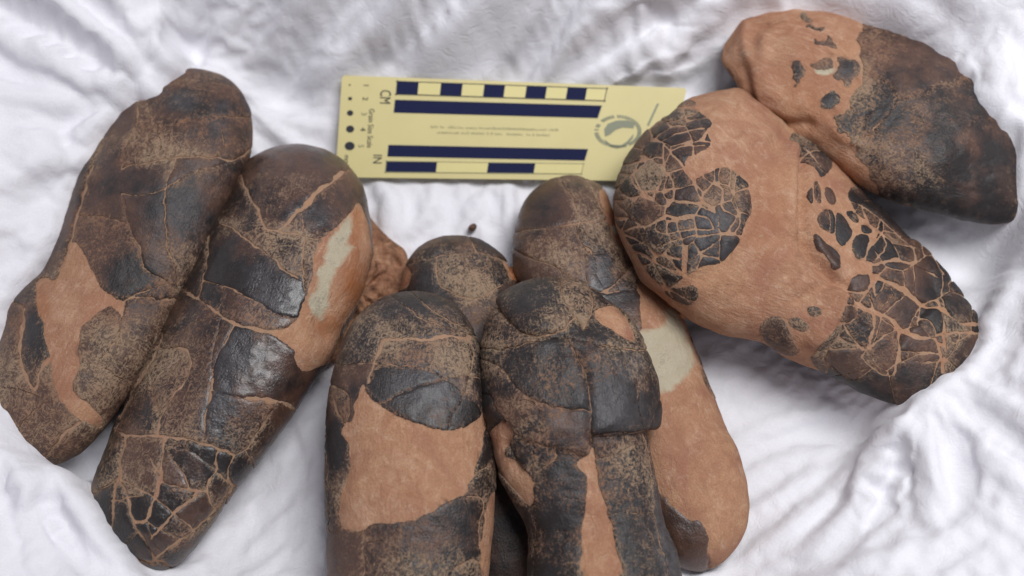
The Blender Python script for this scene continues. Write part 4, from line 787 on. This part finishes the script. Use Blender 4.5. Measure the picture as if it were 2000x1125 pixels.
for lp in LAPS:
    lp = np.array(lp, float); lp[:, 2] += (.8 if lp[0, 0] < 0 and lp[0, 1] > 0 or lp[0, 1] == 520 else .3 if lp[0, 0] > 0 else .3); pw = at(lp[:, :2], lp[:, 2]*.01)
    ring = np.array(smooth_ring([tuple(p) for p in pw], 2))
    jx = gx+.0018*fbm(gx*55, gy*55, 2, 81); jy = gy+.0018*fbm(gx*55, gy*55, 2, 83)
    ins = inpoly(jx, jy, [tuple(p[:2]) for p in ring])
    D = np.full(gx.shape, 1e9); ZB = np.zeros(gx.shape); WS = np.zeros(gx.shape)
    n = len(ring)
    for i in range(n):
        a_, b_2 = ring[i], ring[(i+1) % n]; dx, dy = b_2[0]-a_[0], b_2[1]-a_[1]; q_ = dx*dx+dy*dy+1e-12
        t = np.clip(((jx-a_[0])*dx+(jy-a_[1])*dy)/q_, 0, 1); d = np.hypot(jx-a_[0]-t*dx, jy-a_[1]-t*dy)
        w = 1/(d+.002)**3; ZB += w*(a_[2]+t*(b_2[2]-a_[2])); WS += w; D = np.minimum(D, d)
    zb = ZB/WS; sd = np.where(ins, D, -D); rr = .006
    zl = zb+.10*np.minimum(np.maximum(sd, 0), .03)-np.maximum(rr-sd, 0)**2/(2*rr)*3.0
    k = .003; h = np.clip(.5+.5*(zl-gz)/k, 0, 1)
    m_ = sd > -.03
    gz = np.where(m_, gz+(zl-gz)*h+k*h*(1-h), gz)
# folds: (photo polyline, height cm at it, width cm, amplitude cm)
FO = [([(-40,-10),(100,60),(200,110),(285,140)],6.0,.75,.9),([(-40,60),(90,115),(200,150),(280,168)],5.8,.6,.9),([(-40,30),(120,95),(280,158)],6.0,.35,-1.2),([(220,-40),(280,40),(322,120)],6.2,.7,.9),([(60,-40),(200,40),(305,140)],6.2,.4,-1.0),
 ([(60,275),(160,235),(250,188)],5.4,.25,.35),([(90,300),(200,230),(262,190)],5.2,.18,.35),([(40,250),(150,215),(245,180)],5.4,.2,-.3),([(-20,180),(90,200),(220,178)],5.9,.5,.4),([(0,380),(80,330),(160,290)],5.0,.4,.3),([(-10,440),(60,470),(110,500)],4.6,.3,.3),([(20,330),(90,380),(120,420)],4.8,.3,-.3),
 ([(450,125),(560,60),(720,-20)],4.2,.7,.6),([(520,130),(640,70),(800,0)],4.0,.4,-.5),([(600,130),(740,80),(930,-10)],4.2,.55,.6),([(640,140),(800,85),(960,20)],4.0,.3,-.5),([(720,150),(900,80),(1130,-20)],4.2,.8,.6),([(950,150),(1060,85),(1160,-10)],4.2,.35,-.7),([(340,40),(420,90),(520,100)],5.0,.6,-.4),([(330,130),(400,110),(470,140)],4.4,.4,.4),
 ([(1080,130),(1130,80),(1190,70)],4.0,.25,.5),([(1120,50),(1230,60),(1330,20)],4.6,.2,.3),([(1130,140),(1250,90),(1400,60)],4.0,.3,.5),([(1180,150),(1290,110),(1400,90)],3.6,.2,.35),([(1160,100),(1260,70),(1400,20)],4.4,.22,-.4),([(1250,150),(1340,130),(1410,100)],3.2,.25,.4),([(1300,30),(1400,20),(1460,5)],5.0,.25,.3),([(1210,30),(1300,60),(1380,50)],4.6,.15,-.25),
 ([(480,190),(540,230),(640,250)],1.6,.5,.4),([(500,230),(580,290),(650,330)],1.2,.4,.5),([(480,150),(560,180),(660,170)],2.4,.6,-.3),
 ([(740,350),(770,420),(760,470)],.8,.5,.5),([(860,355),(830,420),(800,450)],.7,.3,.35),([(960,360),(940,410),(900,440)],.7,.25,.3),([(1000,350),(990,400),(1000,450)],.8,.35,.4),
 ([(1790,770),(1740,880),(1670,1090)],4.8,.28,.5),([(1800,780),(1780,880),(1740,1000)],5.0,.22,.45),([(1810,770),(1815,900),(1818,1040)],5.4,.30,.6),([(1825,770),(1870,880),(1905,985)],5.8,.22,.4),([(1850,770),(1920,880),(1975,985)],6.2,.35,.45),([(1800,790),(1760,900),(1660,1095)],4.8,.2,-.4),([(1850,800),(1850,920),(1880,1000)],5.8,.3,-.4),([(1900,720),(1950,800),(2010,850)],6.4,.4,.4),([(1870,760),(1900,850),(1990,940)],6.2,.22,-.3),
 ([(1480,1075),(1620,960),(1740,840)],2.6,.4,.4),([(1560,1060),(1640,980),(1700,900)],2.8,.25,-.35),([(1440,1010),(1530,960),(1640,900)],1.6,.35,.3),([(1430,950),(1540,900),(1660,860)],1.2,.5,.25),([(1450,850),(1550,820),(1650,800)],1.0,.4,.2),([(1600,1110),(1800,1060),(1990,980)],6.2,.5,.5),([(1500,1120),(1700,1075),(1900,1030)],5.2,.3,-.35),
 ([(1880,60),(1900,130),(1925,200)],6.2,.4,-.5),([(1960,60),(1945,150),(1950,215)],6.4,.6,.7),([(2000,120),(1990,200),(1985,240)],6.5,.4,-.4),([(1600,-10),(1720,35),(1850,70)],5.4,.5,.3),([(1700,-30),(1800,30),(1890,90)],6.0,.4,-.35),([(2000,380),(1975,480),(1940,560)],4.6,.4,-.4),([(1990,470),(1960,560),(1935,630)],4.8,.35,.5),
 ([(70,905),(130,960),(180,1040),(260,1120)],4.8,.35,.5),([(40,880),(70,960),(100,1060)],5.8,.35,.5),([(60,930),(120,1010),(170,1110)],5.4,.25,-.45),([(10,870),(20,960),(30,1080)],6.4,.4,-.4),([(100,960),(110,1030),(160,1090)],5.4,.18,.4),([(30,1000),(60,1070),(90,1130)],6.4,.3,.4),([(-20,900),(-10,1000),(0,1120)],7,.4,.5),
 ([(565,830),(590,900),(600,960)],1.2,.3,-.25),([(560,800),(600,760),(640,740)],1.0,.3,.5)]
for pts, zc, w, amp in FO:
    pw = at(np.array(smooth_line(pts, 2)), zc*.01)[:, :2]
    b0 = pw.min(0)-.03; b1 = pw.max(0)+.03
    s = (gx > b0[0]) & (gx < b1[0]) & (gy > b0[1]) & (gy < b1[1])
    if not s.any(): continue
    jx = gx[s]+.0016*fbm(gx[s]*60, gy[s]*60, 2, 31); jy = gy[s]+.0016*fbm(gx[s]*60, gy[s]*60, 2, 37)
    d, t = segdist(jx, jy, [tuple(p) for p in pw], True)
    prof = np.exp(-(d/(w*.01))**2)*0.35+0.65*np.clip(1-d/(w*.0135), 0, 1)
    gz[s] += amp*.01*(1.25 if pts[0][1] < 160 and 400 < pts[0][0] < 1500 else .85)*prof*np.clip(np.sin(np.pi*np.clip(t*.96+.02, 0, 1)), 0, 1)**.6
# the sheet has a little more cloth than room: let the surplus buckle into wrinkles (position based, on a grid)
FIELD = [((900,60),(700,130),None,-.42,1.0,.045),((1270,90),(220,90),None,-.35,1.2,.04),((140,170),(240,230),(290,170),0,.85,.055),((70,440),(130,180),None,-.55,.8,.045),
         ((1850,950),(210,200),(1785,745),0,1.25,.05),((1560,960),(170,160),None,-.55,.7,.02),((110,1010),(190,130),(66,880),0,1.1,.055),((1960,170),(110,170),(1930,60),0,.9,.06),
         ((1720,10),(240,60),None,.35,.7,.055),((1975,560),(70,200),None,1.75,.9,.045),((560,240),(100,110),None,.5,.8,.015),((860,400),(160,60),None,1.25,1.0,.007),((560,930),(110,180),None,-1.0,.45,.012),((1480,780),(110,130),None,-.4,.35,.011),((1800,460),(110,80),None,.4,.5,.013)]
def solve(P, zb, h0, iters, gain, bend, hold, seed):
    ny_, nx_ = zb.shape; x, y = P[..., 0], P[..., 1]
    DX = np.zeros((ny_, nx_)); DY = np.zeros((ny_, nx_)); EX = np.full((ny_, nx_), .25); WT = np.full((ny_, nx_), .3)
    for (c, rad, foc, an, am_, z) in FIELD:
        cw_ = at(np.array(c, float), z); sx_, sy_ = rad[0]*DIST/FPX, rad[1]*DIST/FPX
        w = np.exp(-((x-cw_[0])/sx_)**2*.7-((y-cw_[1])/sy_)**2*.7)
        if foc:
            f = at(np.array(foc, float), z); ux, uy = x-f[0], y-f[1]; l_ = np.hypot(ux, uy)+1e-6; ux, uy = ux/l_, uy/l_
        else: ux, uy = math.cos(an), -math.sin(an)
        DX += w*(ux*ux-uy*uy); DY += w*2*ux*uy; EX += w*am_; WT += w
    th = .5*np.arctan2(DY, DX)+.35*fbm(x*12, y*12, 2, seed); coh = np.clip(np.hypot(DX, DY)/WT, 0, 1); EX = EX/WT
    EX = EX*np.clip(.8+2.0*fbm(x*10, y*10, 3, seed+2), .08, 2.4)*gain
    nxx, nyy = -np.sin(th), np.cos(th)
    iso = .5*(1-coh)+.08
    ex = EX*(iso+(1-iso)*nxx*nxx); ey = EX*(iso+(1-iso)*nyy*nyy); e1 = EX*(iso+(1-iso)*(.5*(nxx+nyy)**2)); e2 = EX*(iso+(1-iso)*(.5*(nxx-nyy)**2))
    def ln(A): return np.sqrt((A*A).sum(-1))
    RX_ = ln(P[:, 1:]-P[:, :-1])*(1+ex[:, 1:]); RY_ = ln(P[1:]-P[:-1])*(1+ey[1:])
    R1 = ln(P[1:, 1:]-P[:-1, :-1])*(1+e1[1:, 1:]); R2 = ln(P[1:, :-1]-P[:-1, 1:])*(1+e2[1:, 1:])
    BX = RX_[:, 1:]+RX_[:, :-1]; BY = RY_[1:]+RY_[:-1]
    P = P.copy(); P0 = P.copy()
    P[..., 2] += h0*.12*fbm(x/h0*.22, y/h0*.22, 2, seed+5)
    def pull(A, B, R, k):
        d = B-A; L = np.sqrt((d*d).sum(-1))+1e-9; c = d*((L-R)/L*(.5*k))[..., None]; A += c; B -= c
    for it in range(iters):
        for o in (0, 1):
            n = (nx_-o)//2; pull(P[:, o:o+2*n:2], P[:, o+1:o+1+2*n:2], RX_[:, o:o+2*n:2][:, :n], 1)
            n = (ny_-o)//2; pull(P[o:o+2*n:2], P[o+1:o+1+2*n:2], RY_[o:o+2*n:2][:n], 1)
        for o in (0, 1):
            n = (ny_-o)//2
            pull(P[o:o+2*n:2, :-1], P[o+1:o+1+2*n:2, 1:], R1[o:o+2*n:2][:n], .45); pull(P[o:o+2*n:2, 1:], P[o+1:o+1+2*n:2, :-1], R2[o:o+2*n:2][:n], .45)
        for o in (0, 1, 2, 3):
            A = P[:, o::4]; B = P[:, o+2::4]; n = min(A.shape[1], B.shape[1]); pull(A[:, :n], B[:, :n], BX[:, o::4][:, :n], bend)
            A = P[o::4]; B = P[o+2::4]; n = min(A.shape[0], B.shape[0]); pull(A[:n], B[:n], BY[o::4][:n], bend)
        P[..., 2] += hold*(P0[..., 2]-P[..., 2]); P[..., :2] += .01*(P0[..., :2]-P[..., :2])
        P[0] = P0[0]; P[-1] = P0[-1]; P[:, 0] = P0[:, 0]; P[:, -1] = P0[:, -1]
    return P
def double(A):
    B = np.zeros((A.shape[0]*2-1, A.shape[1], A.shape[2])); B[::2] = A
    Ap = np.concatenate([2*A[:1]-A[1:2], A, 2*A[-1:]-A[-2:-1]]); B[1::2] = (-Ap[:-3]+9*Ap[1:-2]+9*Ap[2:-1]-Ap[3:])/16
    C_ = np.zeros((B.shape[0], A.shape[1]*2-1, A.shape[2])); C_[:, ::2] = B
    Bp = np.concatenate([2*B[:, :1]-B[:, 1:2], B, 2*B[:, -1:]-B[:, -2:-1]], 1); C_[:, 1::2] = (-Bp[:, :-3]+9*Bp[:, 1:-2]+9*Bp[:, 2:-1]-Bp[:, 3:])/16
    return C_
gz += .0012*fbm(gx*22, gy*22, 3, 71)
G0 = np.stack([gx, gy, gz], -1)
c0 = G0[::4, ::4]; P = solve(c0, c0[..., 2], .004, 160, .024, .60, .006, 5)
P = double(P); c1 = G0[::2, ::2]; P = P+(c1-double(double(c1[::2, ::2])[::2, ::2]))*.7      # bring back the sharp laps the coarse grid missed
P = solve(P, P[..., 2], .002, 70, .030, .22, .018, 15)
Df = G0-double(c1); P = double(P)+Df*.7
P[..., 2] = np.maximum(P[..., 2], 0.0006)
idx = np.arange(nx*ny).reshape(ny, nx)
Q = np.stack([idx[:-1, :-1], idx[:-1, 1:], idx[1:, 1:], idx[1:, :-1]], -1).reshape(-1, 4)
cl = build('cloth', P.reshape(-1, 3), Q, None, M_CLOTH)
cl['label'] = 'crumpled white cotton cloth that lines the box under and around the eggs'; cl['category'] = 'cloth'
